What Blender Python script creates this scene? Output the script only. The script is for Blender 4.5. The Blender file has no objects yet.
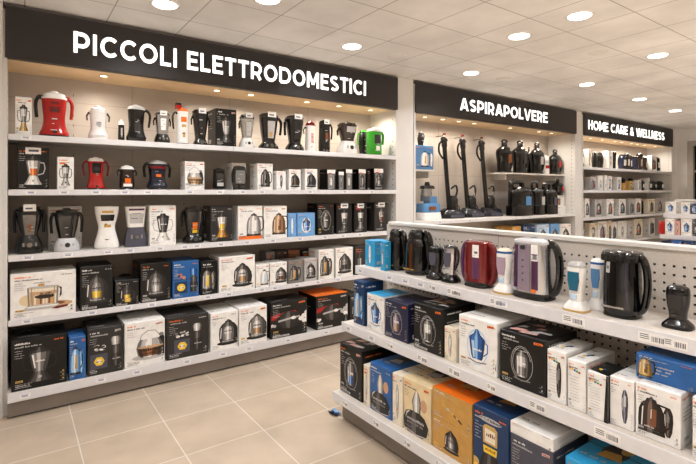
import bpy, math, random
from mathutils import Vector, Matrix
C = bpy.context.scene.collection
SC = bpy.context.scene
# ------------------------------------------------------------------ camera, world, exposure
F_PX, HOR, YAW, EYE = 466.3, 190.75, math.radians(54.447), 1.5
cam = bpy.data.objects.new('camera', bpy.data.cameras.new('camera')); C.objects.link(cam)
cam.data.sensor_width = 36.0; cam.data.lens = F_PX/696*36.0
cam.data.shift_y = -(232-HOR)/696; cam.data.clip_start = .05; cam.data.clip_end = 60
cam.location = (0, 0, EYE); cam.rotation_euler = (math.pi/2, 0, YAW-math.pi/2)
SC.camera = cam
w = bpy.data.worlds.new('world'); SC.world = w; w.use_nodes = True
w.node_tree.nodes['Background'].inputs[0].default_value = (1, .95, .9, 1)
w.node_tree.nodes['Background'].inputs[1].default_value = .6
SC.view_settings.view_transform = 'Standard'; SC.view_settings.look = 'None'
SC.view_settings.gamma = 1; SC.view_settings.use_curve_mapping = False
SC.view_settings.exposure = .14
LAMP_W, SPOT_W = 8, 13.5          # watts of a ceiling downlight / of a soffit spotlight
REAR_W = 62                       # watts of the lamps added behind the viewer for bounce onto the ceiling
LAMP_C = (.97, .98, 1)
# ------------------------------------------------------------------ photogrammetry helpers
CY, SY = math.cos(YAW), math.sin(YAW)
def ray(px): t = (px-348)/F_PX; return CY+t*SY, SY-t*CY
def XW(px, Y): x, y = ray(px); return Y*x/y
def zW(px, py, Y): x, y = ray(px); return EYE+(HOR-py)/F_PX*Y/y
def YG(px, X): x, y = ray(px); return X*y/x
def zG(px, py, X): x, y = ray(px); return EYE+(HOR-py)/F_PX*X/x
# ------------------------------------------------------------------ materials
def lin(h):
    v = [int(h[i:i+2], 16)/255 for i in (0, 2, 4)]
    return tuple(c/12.92 if c <= .04045 else ((c+.055)/1.055)**2.4 for c in v)
MAT = {}
def mat(name, hexc, rough=.5, metal=0, noise=.06, scale=30, trans=0, coat=0, emit=0, spec=.5):
    if name in MAT: return MAT[name]
    m = bpy.data.materials.new(name); m.use_nodes = True; MAT[name] = m
    nt = m.node_tree; b = nt.nodes['Principled BSDF']; c = lin(hexc)
    b.inputs['Metallic'].default_value = metal; b.inputs['Roughness'].default_value = rough
    b.inputs['Transmission Weight'].default_value = trans; b.inputs['Coat Weight'].default_value = coat
    b.inputs['Specular IOR Level'].default_value = spec
    if noise:
        tc = nt.nodes.new('ShaderNodeTexCoord'); n = nt.nodes.new('ShaderNodeTexNoise'); r = nt.nodes.new('ShaderNodeValToRGB')
        n.inputs['Scale'].default_value = scale; n.inputs['Detail'].default_value = 3
        nt.links.new(tc.outputs['Object'], n.inputs['Vector']); nt.links.new(n.outputs['Fac'], r.inputs['Fac'])
        r.color_ramp.elements[0].color = tuple(x*(1-noise) for x in c)+(1,); r.color_ramp.elements[0].position = .3
        r.color_ramp.elements[1].color = tuple(min(1, x*(1+noise)) for x in c)+(1,); r.color_ramp.elements[1].position = .7
        nt.links.new(r.outputs['Color'], b.inputs['Base Color'])
    else: b.inputs['Base Color'].default_value = c+(1,)
    if emit:
        b.inputs['Emission Color'].default_value = c+(1,); b.inputs['Emission Strength'].default_value = emit
    return m
COL = dict(white='EDEBE8', cream='E9DFCB', black='0E0D0C', ink='0B0A0A', dgrey='2C2A29', grey='7C7A78', lgrey='B9B7B6', silver='C9C9CC',
           red='A81410', dred='6E1414', orange='E8701A', amber='C4954C', yellow='EBC62C', gold='C9A45C', brown='7A4A2A', tan='C9A27C', dbrown='2F211A',
           blue='255E9E', navy='20233F', night='121426', lblue='6FA6DC', cyan='2C9BD0', dblue='14365F', green='2F9A22', purple='5A2F58', mauve='A893A4', pink='D9A9A0',
           sky='BBD6EE', teal='17617D', beige='E2CDA4', slate='4A4B58', skin='C99C78', steel='4F7FAE')
def ink(k): return mat('printed_'+k, COL[k], .38, 0, .05, 60)
def plas(k): return mat('plastic_'+k, COL[k], .2, 0, .04, 40, coat=.1)
def metl(k): return mat('metal_'+k, COL[k], .25, 1, .03, 20)
def card(k): return mat('card_'+k, COL[k], .36, 0, .07, 25, coat=.0, spec=.4)
GLASS = mat('clear_jug_plastic', 'C9CCCB', .06, 0, 0, trans=.85)
SMOKE = mat('smoky_jug_plastic', '1F1C1B', .06, 0, 0, trans=.2, coat=.5)
LETTER = mat('lit_letter', 'FFFDF8', .4, 0, 0, emit=1.4)
LENS = mat('lamp_lens', 'FFF6E6', .4, 0, 0, emit=9); SLENS = mat('spot_lens', 'FFF0D8', .4, 0, 0, emit=2.5)
def nodes_mat(name):
    m = bpy.data.materials.new(name); m.use_nodes = True; MAT[name] = m
    return m, m.node_tree, m.node_tree.nodes['Principled BSDF']
def grid_mat(name, size, ox, oy, line, c1, c2, cl, rough, nscale, bump):
    m, nt, b = nodes_mat(name); N = nt.nodes.new; L = nt.links.new
    tc = N('ShaderNodeTexCoord'); mp = N('ShaderNodeMapping'); L(tc.outputs['Object'], mp.inputs['Vector'])
    mp.inputs['Location'].default_value = (-ox+20*size, -oy+40*size, 0)
    br = N('ShaderNodeTexBrick'); br.offset = 0; br.squash = 1
    br.inputs['Scale'].default_value = 1; br.inputs['Brick Width'].default_value = size; br.inputs['Row Height'].default_value = size
    br.inputs['Mortar Size'].default_value = line; br.inputs['Mortar Smooth'].default_value = .1; br.inputs['Bias'].default_value = 0
    br.inputs['Color1'].default_value = lin(c1)+(1,); br.inputs['Color2'].default_value = lin(c2)+(1,); br.inputs['Mortar'].default_value = lin(cl)+(1,)
    L(mp.outputs['Vector'], br.inputs['Vector'])
    no = N('ShaderNodeTexNoise'); no.inputs['Scale'].default_value = nscale; no.inputs['Detail'].default_value = 5; L(tc.outputs['Object'], no.inputs['Vector'])
    ra = N('ShaderNodeValToRGB'); ra.color_ramp.elements[0].position = .3; ra.color_ramp.elements[1].position = .72
    ra.color_ramp.elements[0].color = (.80, .79, .78, 1); ra.color_ramp.elements[1].color = (1.06, 1.05, 1.04, 1); L(no.outputs['Fac'], ra.inputs['Fac'])
    mx = N('ShaderNodeMix'); mx.data_type = 'RGBA'; mx.blend_type = 'MULTIPLY'; mx.inputs['Factor'].default_value = 1
    L(br.outputs['Color'], mx.inputs['A']); L(ra.outputs['Color'], mx.inputs['B']); L(mx.outputs['Result'], b.inputs['Base Color'])
    bu = N('ShaderNodeBump'); bu.inputs['Strength'].default_value = bump; bu.inputs['Distance'].default_value = .002; bu.invert = True
    L(br.outputs['Fac'], bu.inputs['Height']); L(bu.outputs['Normal'], b.inputs['Normal'])
    b.inputs['Roughness'].default_value = rough
    return m
FLOOR = grid_mat('beige_porcelain_tile', .4808, .3084, 3.6458, .0035, 'B8A793', 'BDAC99', 'D9D0C7', .42, 3.2, .3)
CEIL = grid_mat('ceiling_tile', .4993, 2.052, 2.495, .004, 'E4E3E2', 'E8E7E6', 'A5A19D', .85, 2.0, .6)
WALLP = mat('warm_white_paint', 'D9D7D5', .6, 0, .03, 3)
BACKP = mat('shelf_back_metal', 'B3A99F', .5, 0, .04, 3)
SHELF = mat('shelf_metal', 'CFCAC3', .42, 0, .04, 8)
CREAM = mat('cream_speckled_shelf', 'CFC7BE', .5, 0, .10, 160)
RAIL = mat('price_rail_plastic', 'DCDBDE', .35, 0, .03, 20)
SIGNP = mat('sign_panel_black', '282425', .55, 0, .08, 2)
SOFF = mat('soffit_laminate', 'D8BC94', .5, 0, .05, 6)
PLIN = mat('plinth_grey_metal', '827A73', .32, .3, .05, 6)
SHAD = mat('cavity_shade', '1B1917', .8, 0, 0)  # near-black colour painted in as the darkness of slots, holes and plinth gap
# ------------------------------------------------------------------ mesh builder
class MB:
    def __init__(s): s.v = []; s.f = []; s.m = []; s.mats = []
    def mi(s, m):
        if m not in s.mats: s.mats.append(m)
        return s.mats.index(m)
    def add(s, vs, fs, m):
        o = len(s.v); k = s.mi(m); s.v += [tuple(v) for v in vs]
        for f in fs: s.f.append([i+o for i in f]); s.m.append(k)
    def box(s, x0, x1, y0, y1, z0, z1, m, c=0):
        if c <= 0:
            vs = [(x, y, z) for z in (z0, z1) for y in (y0, y1) for x in (x0, x1)]
            s.add(vs, [(0, 2, 3, 1), (4, 5, 7, 6), (0, 1, 5, 4), (2, 6, 7, 3), (0, 4, 6, 2), (1, 3, 7, 5)], m); return
        X, Y, Z = (x0, x1), (y0, y1), (z0, z1); S = (1, -1); vs = []; ix = {}
        for i in (0, 1):
            for j in (0, 1):
                for k in (0, 1):
                    b = (X[i], Y[j], Z[k]); ci = (c*S[i], c*S[j], c*S[k])
                    for a in range(3):
                        ix[i, j, k, a] = len(vs); vs.append(tuple(b[q]+(ci[q] if q != a else 0) for q in range(3)))
        fs = []
        for a, (p, q) in ((0, (1, 2)), (1, (2, 0)), (2, (0, 1))):
            for e in (0, 1):
                idx = []
                for u, v in ((0, 0), (1, 0), (1, 1), (0, 1)):
                    t = [0, 0, 0]; t[a] = e; t[p] = u; t[q] = v; idx.append(ix[tuple(t)+(a,)])
                fs.append(idx if e else idx[::-1])
            for u in (0, 1):
                for v in (0, 1):
                    t0 = [0, 0, 0]; t1 = [0, 0, 0]; t1[a] = 1
                    for t in (t0, t1): t[p] = u; t[q] = v
                    fs.append([ix[tuple(t0)+(p,)], ix[tuple(t1)+(p,)], ix[tuple(t1)+(q,)], ix[tuple(t0)+(q,)]])
        for i in (0, 1):
            for j in (0, 1):
                for k in (0, 1): fs.append([ix[i, j, k, a] for a in range(3)])
        s.add(vs, fs, m)
    def loft(s, secs, m, n=2.0, seg=24, cap=True, a0=0, a1=2*math.pi):
        full = abs(a1-a0-2*math.pi) < 1e-6; cnt = seg if full else seg+1; vs = []; fs = []
        for q in secs:
            z, rx, ry = q[:3]; cx, cy = (q[3], q[4]) if len(q) > 3 else (0, 0)
            for i in range(cnt):
                a = a0+(a1-a0)*i/seg; ca, sa = math.cos(a), math.sin(a)
                vs.append((cx+rx*math.copysign(abs(ca)**(2/n), ca), cy+ry*math.copysign(abs(sa)**(2/n), sa), z))
        for j in range(len(secs)-1):
            for i in range(seg):
                k = (i+1) % cnt; fs.append((j*cnt+i, j*cnt+k, (j+1)*cnt+k, (j+1)*cnt+i))
        if cap and full: fs.append(tuple(range(cnt))[::-1]); fs.append(tuple((len(secs)-1)*cnt+i for i in range(cnt)))
        s.add(vs, fs, m)
    def tube(s, pts, r, m, seg=10, flat=1.0):
        P = [Vector(p) for p in pts]; R = r if isinstance(r, (list, tuple)) else [r]*len(P); vs = []; fs = []
        up = None
        for i, p in enumerate(P):
            t = (P[min(i+1, len(P)-1)]-P[max(i-1, 0)]).normalized()
            if up is None: up = Vector((0, 1, 0)) if abs(t.y) < .9 else Vector((1, 0, 0))
            a = t.cross(up); a = a.normalized() if a.length > 1e-6 else Vector((1, 0, 0)); b = a.cross(t).normalized(); up = b
            for k in range(seg):
                g = 2*math.pi*k/seg; vs.append(p+a*R[i]*math.cos(g)+b*R[i]*flat*math.sin(g))
        for j in range(len(P)-1):
            for k in range(seg): fs.append((j*seg+k, j*seg+(k+1) % seg, (j+1)*seg+(k+1) % seg, (j+1)*seg+k))
        fs.append(tuple(range(seg))[::-1]); fs.append(tuple((len(P)-1)*seg+k for k in range(seg)))
        s.add(vs, fs, m)
    def prism(s, pts, y0, y1, m):      # outline in x,z pushed along y
        n = len(pts); vs = [(x, y0, z) for x, z in pts]+[(x, y1, z) for x, z in pts]
        s.add(vs, [tuple(range(n)), tuple(range(2*n-1, n-1, -1))]+[(i, n+i, n+(i+1) % n, (i+1) % n) for i in range(n)], m)
    def build(s, name, parent=None, ang=32):
        me = bpy.data.meshes.new(name); me.from_pydata(s.v, [], s.f)
        for m in s.mats: me.materials.append(m)
        me.polygons.foreach_set('material_index', s.m); me.polygons.foreach_set('use_smooth', [True]*len(s.f))
        me.update(); me.set_sharp_from_angle(angle=math.radians(ang))
        o = bpy.data.objects.new(name, me); C.objects.link(o)
        if parent: o.parent = parent
        return o
def smooth(pts, k=4):
    out = []
    for i in range(len(pts)-1):
        p0 = pts[max(i-1, 0)]; p1 = pts[i]; p2 = pts[i+1]; p3 = pts[min(i+2, len(pts)-1)]
        for j in range(k):
            t = j/k
            out.append(tuple(.5*(2*b+(c-a)*t+(2*a-5*b+4*c-d)*t*t+(3*b-a-3*c+d)*t**3) for a, b, c, d in zip(p0, p1, p2, p3)))
    out.append(tuple(pts[-1])); return out
def tag(o, label, cat, group=None):
    o['label'] = label; o['category'] = cat
    if group: o['group'] = group
    return o
def thing(name, label, cat, loc=(0, 0, 0), rz=0, group=None):
    o = bpy.data.objects.new(name, None); C.objects.link(o); o.empty_display_size = .1
    o.location = loc; o.rotation_euler = (0, 0, rz); return tag(o, label, cat, group)
def struct(o): o['kind'] = 'structure'; return o
def sbox(name, x0, x1, y0, y1, z0, z1, m):
    b = MB(); b.box(x0, x1, y0, y1, z0, z1, m); return struct(b.build(name))
# ------------------------------------------------------------------ the room
BX = [(-.052, 3.41), (3.68, 7.11), (7.33, 10.78)]       # the three bays
FY, BYK = 3.85, 4.30                                    # shelf front / back panel
ZS = [1.879, 1.506, 1.062, .629]; ZB = .175
SB, ST, CZ = 2.386, 2.732, 2.757                        # sign bottom, sign top, ceiling
WX = 11.08
sbox('floor', -4.5, WX+.3, -7, 4.6, -.1, 0, FLOOR)
sbox('ceiling', -4.5, WX+.3, -7, 4.6, CZ, CZ+.1, CEIL)
sbox('wall_back', -4.5, WX+.3, 4.34, 4.6, 0, CZ, WALLP)
sbox('wall_left', -4.6, -4.5, -7, 4.6, 0, CZ, WALLP)
sbox('wall_front', -4.5, WX+.3, -7.1, -7, 0, CZ, WALLP)
sbox('trim_1', -4.5, -.0645, 3.835, 4.34, 0, CZ, WALLP)
sbox('trim_2', 3.425, 3.665, 3.86, 4.34, 0, CZ, WALLP)
sbox('trim_3', 7.125, 7.315, 3.86, 4.34, 0, CZ, WALLP)
sbox('trim_4', 10.795, WX+.3, 3.86, 4.34, 0, CZ, WALLP)
sbox('wall_right', WX, WX+.3, 3.68, 3.86, 0, CZ, WALLP)
sbox('wall_right', WX, WX+.3, -7, 2.3, 0, CZ, WALLP)
sbox('wall_right', WX, WX+.3, 2.3, 3.68, 2.5, CZ, WALLP)
d = MB(); DG = mat('door_frame_grey', 'A39C95', .45)
for y0, y1, z0, z1 in ((3.58, 3.68, 0, 2.5), (2.3, 2.4, 0, 2.5), (2.4, 3.58, 2.4, 2.5)): d.box(WX-.03, WX+.12, y0, y1, z0, z1, DG)
d = struct(d.build('door_1'))
g = MB(); g.box(WX+.06, WX+.08, 2.4, 3.58, 0, 2.4, mat('dark_door_glass', '171514', .12, 0, 0)); g.build('door_pane', d)
g = MB()
for z in (.95, 1.87): g.box(WX+.03, WX+.06, 2.4, 3.58, z, z+.04, DG)
g.build('door_bar', d)
# ------------------------------------------------------------------ lit store signs
def strip(mb, pts, wd, m, y0, y1, closed=False):
    n = len(pts); L = []; R = []
    for i in range(n):
        a = Vector(pts[i-1] if (i > 0 or closed) else pts[i]); b = Vector(pts[i]); c = Vector(pts[(i+1) % n] if (i < n-1 or closed) else pts[i])
        t0 = (b-a).normalized() if (b-a).length > 1e-6 else (c-b).normalized(); t1 = (c-b).normalized() if (c-b).length > 1e-6 else t0
        n0 = Vector((-t0.y, t0.x)); n1 = Vector((-t1.y, t1.x)); mt = (n0+n1)
        mt = mt.normalized() if mt.length > 1e-6 else n0; k = wd/2/max(.35, mt.dot(n0)); L.append(b+mt*k); R.append(b-mt*k)
    for i in range(n if closed else n-1):
        j = (i+1) % n; mb.prism([tuple(L[i]), tuple(R[i]), tuple(R[j]), tuple(L[j])], y0, y1, m)
def arc(cx, cy, rx, ry, a, b, n=14): return [(cx+rx*math.cos(math.radians(a+(b-a)*i/n)), cy+ry*math.sin(math.radians(a+(b-a)*i/n))) for i in range(n+1)]
T = .18; h = T/2
GLY = {   # cap height 1: width, strokes
 'I': (.2, [[(h, 0), (h, 1)]]), 'L': (.60, [[(h, 1), (h, h), (.60, h)]]), 'T': (.72, [[(0, 1-h), (.72, 1-h)], [(.36, 0), (.36, 1)]]),
 'E': (.66, [[(.66, 1-h), (h, 1-h), (h, h), (.66, h)], [(h, .51), (.6, .51)]]),
 'P': (.76, [[(h, 0), (h, 1)], [(h, 1-h)]+arc(.40, .62, .27, .28, 90, -90)+[(h, .34)]]),
 'R': (.78, [[(h, 0), (h, 1)], [(h, 1-h)]+arc(.40, .63, .27, .27, 90, -90)+[(h, .36)], [(.42, .36), (.67, 0)]]),
 'D': (.90, [[(h, h), (h, 1-h)]+arc(.42, .5, .38, .4, 90, -90)+[(h, h)]]),
 'C': (.84, [arc(.48, .5, .39, .41, 45, 315, 22)]), 'O': (.98, [arc(.49, .5, .40, .41, 0, 360, 30)]),
 'M': (1.0, [[(h, 0), (h, 1)], [(.90, 0), (.90, 1)], ('s', .12, 1, .5, .22), ('s', .5, .22, .88, 1)]),
 'N': (.86, [[(h, 0), (h, 1)], [(.76, 0), (.76, 1)], ('s', .12, 1, .74, 0)]), 'H': (.84, [[(h, 0), (h, 1)], [(.74, 0), (.74, 1)], [(h, .5), (.74, .5)]]),
 'A': (.94, [('s', .10, 0, .44, 1), ('s', .84, 0, .50, 1), [(.24, .28), (.70, .28)]]), 'V': (.94, [('s', .10, 1, .44, 0), ('s', .84, 1, .50, 0)]),
 'W': (1.46, [('s', .09, 1, .39, 0), ('s', .70, 1, .43, 0), ('s', .76, 1, 1.03, 0), ('s', 1.37, 1, 1.07, 0)]),
 'S': (.74, [arc(.37, .715, .26, .185, 35, 250, 14)+arc(.37, .285, .27, .185, 70, -145, 14)]),
 '&': (.86, [[(.80, .03), (.27, .62)]+arc(.40, .75, .17, .15, 215, -35, 12)+[(.22, .40)]+arc(.36, .26, .26, .17, 140, 340, 12)+[(.74, .46)]]), ' ': (.28, [])}
def sign(text, x0, x1, tx0, tx1, label):
    r = thing('store_sign', label, 'sign', ((x0+x1)/2, FY, SB)); W = (x1-x0)/2
    b = MB(); b.box(-W, W, -.02, .04, 0, ST-SB, SIGNP, .002); b.build('sign_panel', r)
    b = MB(); b.box(-W, W, -.012, .02, ST-SB, ST-SB+.012, mat('sign_top_trim', '6B6460', .4)); b.build('top_trim', r)
    gap = .16; tot = sum(GLY[c][0] for c in text)+gap*(len(text)-1); sx = (tx1-tx0)/tot; x = tx0-(x0+x1)/2; hz = .15; z0 = .098
    for c in text:
        wd, st = GLY[c]
        if st:
            b = MB()
            for p in st:
                if p[0] == 's':
                    k = T/2*math.hypot(p[3]-p[1], p[4]-p[2])/abs(p[4]-p[2]); b.prism([(p[1]-k, p[2]), (p[1]+k, p[2]), (p[3]+k, p[4]), (p[3]-k, p[4])], -.0250, -.0205, LETTER)
                else: strip(b, p, T, LETTER, -.0250, -.0205)
            b.v = [(x+vx*sx, vy, z0+vz*hz) for vx, vy, vz in b.v]; b.build('letter', r)
        x += (wd+gap)*sx
sign('PICCOLI ELETTRODOMESTICI', *BX[0], .34, 2.965, 'long black lit sign reading PICCOLI ELETTRODOMESTICI above the blenders')
sign('ASPIRAPOLVERE', *BX[1], 4.415, 6.30, 'black lit sign reading ASPIRAPOLVERE above the vacuum cleaners')
sign('HOME CARE & WELLNESS', *BX[2], 7.455, 10.35, 'black lit sign reading HOME CARE & WELLNESS, rightmost and farthest')
# ------------------------------------------------------------------ price tags
def tag_mesh(wd, ht, bars, seed):
    R = random.Random(seed); b = MB(); b.box(-wd/2, wd/2, -.0015, 0, -ht/2, ht/2, ink('white')); W = ink('slate')
    if bars:
        x = -wd*.02
        while x < wd*.42:
            k = R.choice((.002, .003, .004)); b.box(x, x+k, -.0019, -.0015, -ht*.3, ht*.22, W); x += k+R.choice((.002, .003))
        for q in range(3): b.box(-wd*.44, -wd*(.1+.1*R.random()), -.0019, -.0015, ht*(.25-.2*q), ht*(.33-.2*q), W)
    else:
        b.box(-wd*.3, wd*.28, -.0019, -.0015, -ht*.2, ht*.16, mat('tag_faded_print', 'A3A8C4', .5))
        b.box(-wd*.4, wd*.4, -.0019, -.0015, ht*.28, ht*.36, mat('tag_faded_print', 'A3A8C4', .5))
    me = b.build('price_tag'); C.objects.unlink(me); return me
TAGS = [tag_mesh(.075, .034, True, 1), tag_mesh(.06, .032, False, 2), tag_mesh(.045, .03, True, 3), tag_mesh(.095, .036, True, 4)]
def add_tag(k, loc, rot, parent):
    o = TAGS[k].copy(); C.objects.link(o); o.parent = parent; o.location = loc; o.rotation_euler = rot
# ------------------------------------------------------------------ wall shelving bays
def spot(x, y, label_parent=None):
    o = thing('soffit_spotlight', SPOT_LABEL, 'spotlight', (x, y, SB-.001), 0, SPOT_GROUP)
    b = MB(); b.loft([(-.004, .03, .03), (0, .032, .032)], metl('gold'), seg=20); b.build('bezel', o)
    b = MB(); b.loft([(-.006, .024, .024), (-.0041, .024, .024)], SLENS, seg=20); b.build('lens', o)
    l = bpy.data.lights.new('spot_lamp', 'SPOT'); l.energy = SPOT_W; l.spot_size = math.radians(168); l.spot_blend = .8; l.shadow_soft_size = .03; l.color = (1, .90, .77)
    lo = bpy.data.objects.new('spot_lamp', l); C.objects.link(lo); lo.parent = o; lo.location = (0, 0, -.02)
def bay(i, zs, tags, label, group=None):
    x0, x1 = BX[i]; r = thing('wall_shelving_unit', label, 'shelving', ((x0+x1)/2, FY, 0)); W = (x1-x0)/2
    b = MB(); b.box(-W, W, BYK-FY, BYK-FY+.03, .0, SB+.03, BACKP)
    for z in (.40, .85, 1.30, 1.70, 2.02, 2.2):
        b.box(-W, W, BYK-FY-.0008, BYK-FY, z, z+.004, mat('panel_joint', '9C8F82', .6))
    nx = 4
    for k in range(1, nx): b.box(-W+2*W*k/nx-.003, -W+2*W*k/nx+.003, BYK-FY-.0012, BYK-FY-.0004, .2, SB, mat('panel_joint', '9C8F82', .6))
    for k in range(nx):
        for q in range(26):       # hook slots
            xx = -W+2*W*(k+.5)/nx
            b.box(xx-.002, xx+.002, BYK-FY-.0008, BYK-FY, .25+q*.08, .27+q*.08, SHAD)
    b.build('back_panel', r)
    for s in (-1, 1):
        b = MB(); b.box(s*W-.012, s*W+.012, .0, BYK-FY+.03, 0, ST-.02, WALLP)
        for q in range(34): b.box(s*W-.0125, s*W+.0125, .05, .06, .3+q*.06, .312+q*.06, SHAD)
        b.build('side_panel', r)
    b = MB(); b.box(-W+.013, W-.013, .042, BYK-FY, SB, SB+.03, SOFF); b.build('soffit', r)
    for j, z in enumerate(zs):
        b = MB(); b.box(-W+.013, W-.013, .004, BYK-FY-.002, z-.026, z, SHELF, .002); s = b.build('shelf', r)
        b = MB()
        m0 = -.28*W if i == 0 else 0
        for a0, a1 in ((-W+.016, m0+.34), (m0+.342, W-.016)):
            b.box(a0, a1, -.004, .0035, z-.038, z+.003, RAIL, .001)
        b.build('price_rail', s)
        for px in tags[j]: add_tag(1, (XW(px, FY-.004)-(x0+x1)/2, -.0042, z-.018), (0, 0, 0), s)
    if i == 0:
        fo = -.10; b = MB(); b.box(-W+.013, W-.013, fo+.004, BYK-FY-.002, ZB-.03, ZB, SHELF, .002); s = b.build('base_shelf', r)
        b = MB(); b.box(-W+.013, W-.013, fo-.002, fo+.0035, ZB-.06, ZB+.003, RAIL, .001); b.build('price_rail', s)
        for px in tags[4]: add_tag(1, (XW(px, FY+fo)-(x0+x1)/2, fo-.0025, ZB-.03), (0, 0, 0), s)
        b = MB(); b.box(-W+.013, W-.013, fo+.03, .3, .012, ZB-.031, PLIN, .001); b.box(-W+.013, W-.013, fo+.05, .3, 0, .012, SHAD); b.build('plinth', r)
    else:
        b = MB(); b.box(-W+.013, W-.013, .004, BYK-FY-.002, ZB-.03, ZB, SHELF); b.box(-W+.013, W-.013, .03, .3, 0, ZB-.03, PLIN); b.build('base_shelf', r)
    return r
bay(0, ZS, [[26], [31, 64, 96, 125, 148, 190, 220, 243, 262, 310, 345, 372], [28, 68, 108, 130, 160, 185, 197, 221, 247, 273, 300, 325, 343, 360],
            [27, 92, 128, 152, 186, 208, 229, 262, 275, 297, 318, 338], [25, 101, 137, 187, 223, 249, 288, 326]],
    'wide warm white wall shelving bay of small appliances, under the PICCOLI ELETTRODOMESTICI sign')
bay(1, [1.146, .66], [[440, 470, 516, 530, 545, 560], []], 'wall shelving bay holding vacuum cleaners, under the ASPIRAPOLVERE sign')
bay(2, ZS, [[], [600, 640], [592, 606, 628, 650], []], 'wall shelving bay densely filled with small goods, under the HOME CARE & WELLNESS sign')
for nm, lst, wh in (('PICCOLI ELETTRODOMESTICI', [.557, 1.446, 1.769, 2.364, 2.748, 3.168], 0), ('ASPIRAPOLVERE', [4.0, 4.304, 4.603, 4.898, 5.671, 6.371, 6.70], 1),
                    ('HOME CARE & WELLNESS', [7.62, 7.875, 8.281, 8.741, 9.0, 9.375, 9.622, 9.932, 10.4], 2)):
    for k, x in enumerate(lst):
        o_ = ('first', 'second', 'third', 'fourth', 'fifth', 'sixth', 'seventh', 'eighth', 'ninth')[k]
        SPOT_LABEL = 'small recessed soffit spotlight, %s from the left under the %s sign' % (o_, nm); SPOT_GROUP = 'spotlights under the %s sign' % nm
        spot(x, 4.01)
# ------------------------------------------------------------------ ceiling downlights
def downlight(x, y, label, power=None, spread=135, group='round ceiling downlights'):
    o = thing('ceiling_downlight', label, 'ceiling light', (x, y, CZ), 0, group)
    b = MB(); b.loft([(-.006, .088, .088), (-.002, .098, .098), (0, .1, .1)], plas('white'), seg=28); b.build('trim_ring', o)
    b = MB(); b.loft([(-.009, .074, .074), (-.0062, .078, .078)], LENS, seg=28); b.build('lens', o)
    l = bpy.data.lights.new('downlight_lamp', 'AREA'); l.shape = 'DISK'; l.size = .15; l.energy = power or LAMP_W; l.color = LAMP_C; l.spread = math.radians(spread)
    lo = bpy.data.objects.new('downlight_lamp', l); C.objects.link(lo); lo.parent = o; lo.location = (0, 0, -.0095)
VIS = [(.823, 3.27, 'top left, above PICCOLI'), (1.347, 2.789, 'cut by the top edge of the photo, second from the left'), (2.384, 3.276, 'above the end of the PICCOLI ELETTRODOMESTICI sign'),
       (3.956, 3.281, 'nearest above the ASPIRAPOLVERE sign'), (3.327, 2.27, 'left of the largest one, over the aisle'), (3.294, 1.755, 'largest and brightest, at the top centre right'),
       (4.847, 1.846, 'rightmost of the near row'), (5.481, 2.834, 'over the right end of the ASPIRAPOLVERE sign'), (6.96, 2.874, 'above the start of the HOME CARE sign'), (8.414, 2.961, 'farthest, above the end of the HOME CARE sign')]
for x, y, l in VIS: downlight(x, y, 'round recessed ceiling downlight, '+l)
for x, y in [(-1.5, 2.7), (.2, 1.7), (1.0, 1.0), (-.9, .6), (.9, -.2), (2.4, .3)]:
    downlight(x, y, 'round recessed ceiling downlight beside the viewer, out of frame', group='downlights beside the viewer')
for x, y in [(-2.8, 1), (-2.8, -1.5), (-.6, -1.8), (1.6, -1.8), (4.0, -1.4), (6.4, -1.2), (8.8, -1.2), (-1.5, -4.4), (1.5, -4.4), (4.5, -4.4), (8, -4.4), (5.2, .6), (8.6, .8)]:
    downlight(x, y, 'unseen downlight added behind the viewer for bounce light', REAR_W, 100, 'bounce downlights added behind the viewer')  # unseen lamps added to brighten the ceiling by floor bounce
for (x, y, l) in [(2.904, 3.263, 'between the two lights near the end of the first sign'), (4.47, 3.242, 'above the middle of the ASPIRAPOLVERE sign'), (4.323, 2.132, 'right of the two brightest lights')]:
    b = MB(); b.loft([(-.008, .07, .07), (-.003, .085, .085), (0, .088, .088)], mat('ceiling_fitting', 'DCD9D5', .7), seg=24); o = b.build('flat_ceiling_fitting'); o.location = (x, y, CZ)  # plain round fitting, its purpose unknown
    tag(o, 'flat round unlit ceiling fitting, '+l, 'ceiling fitting')
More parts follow.
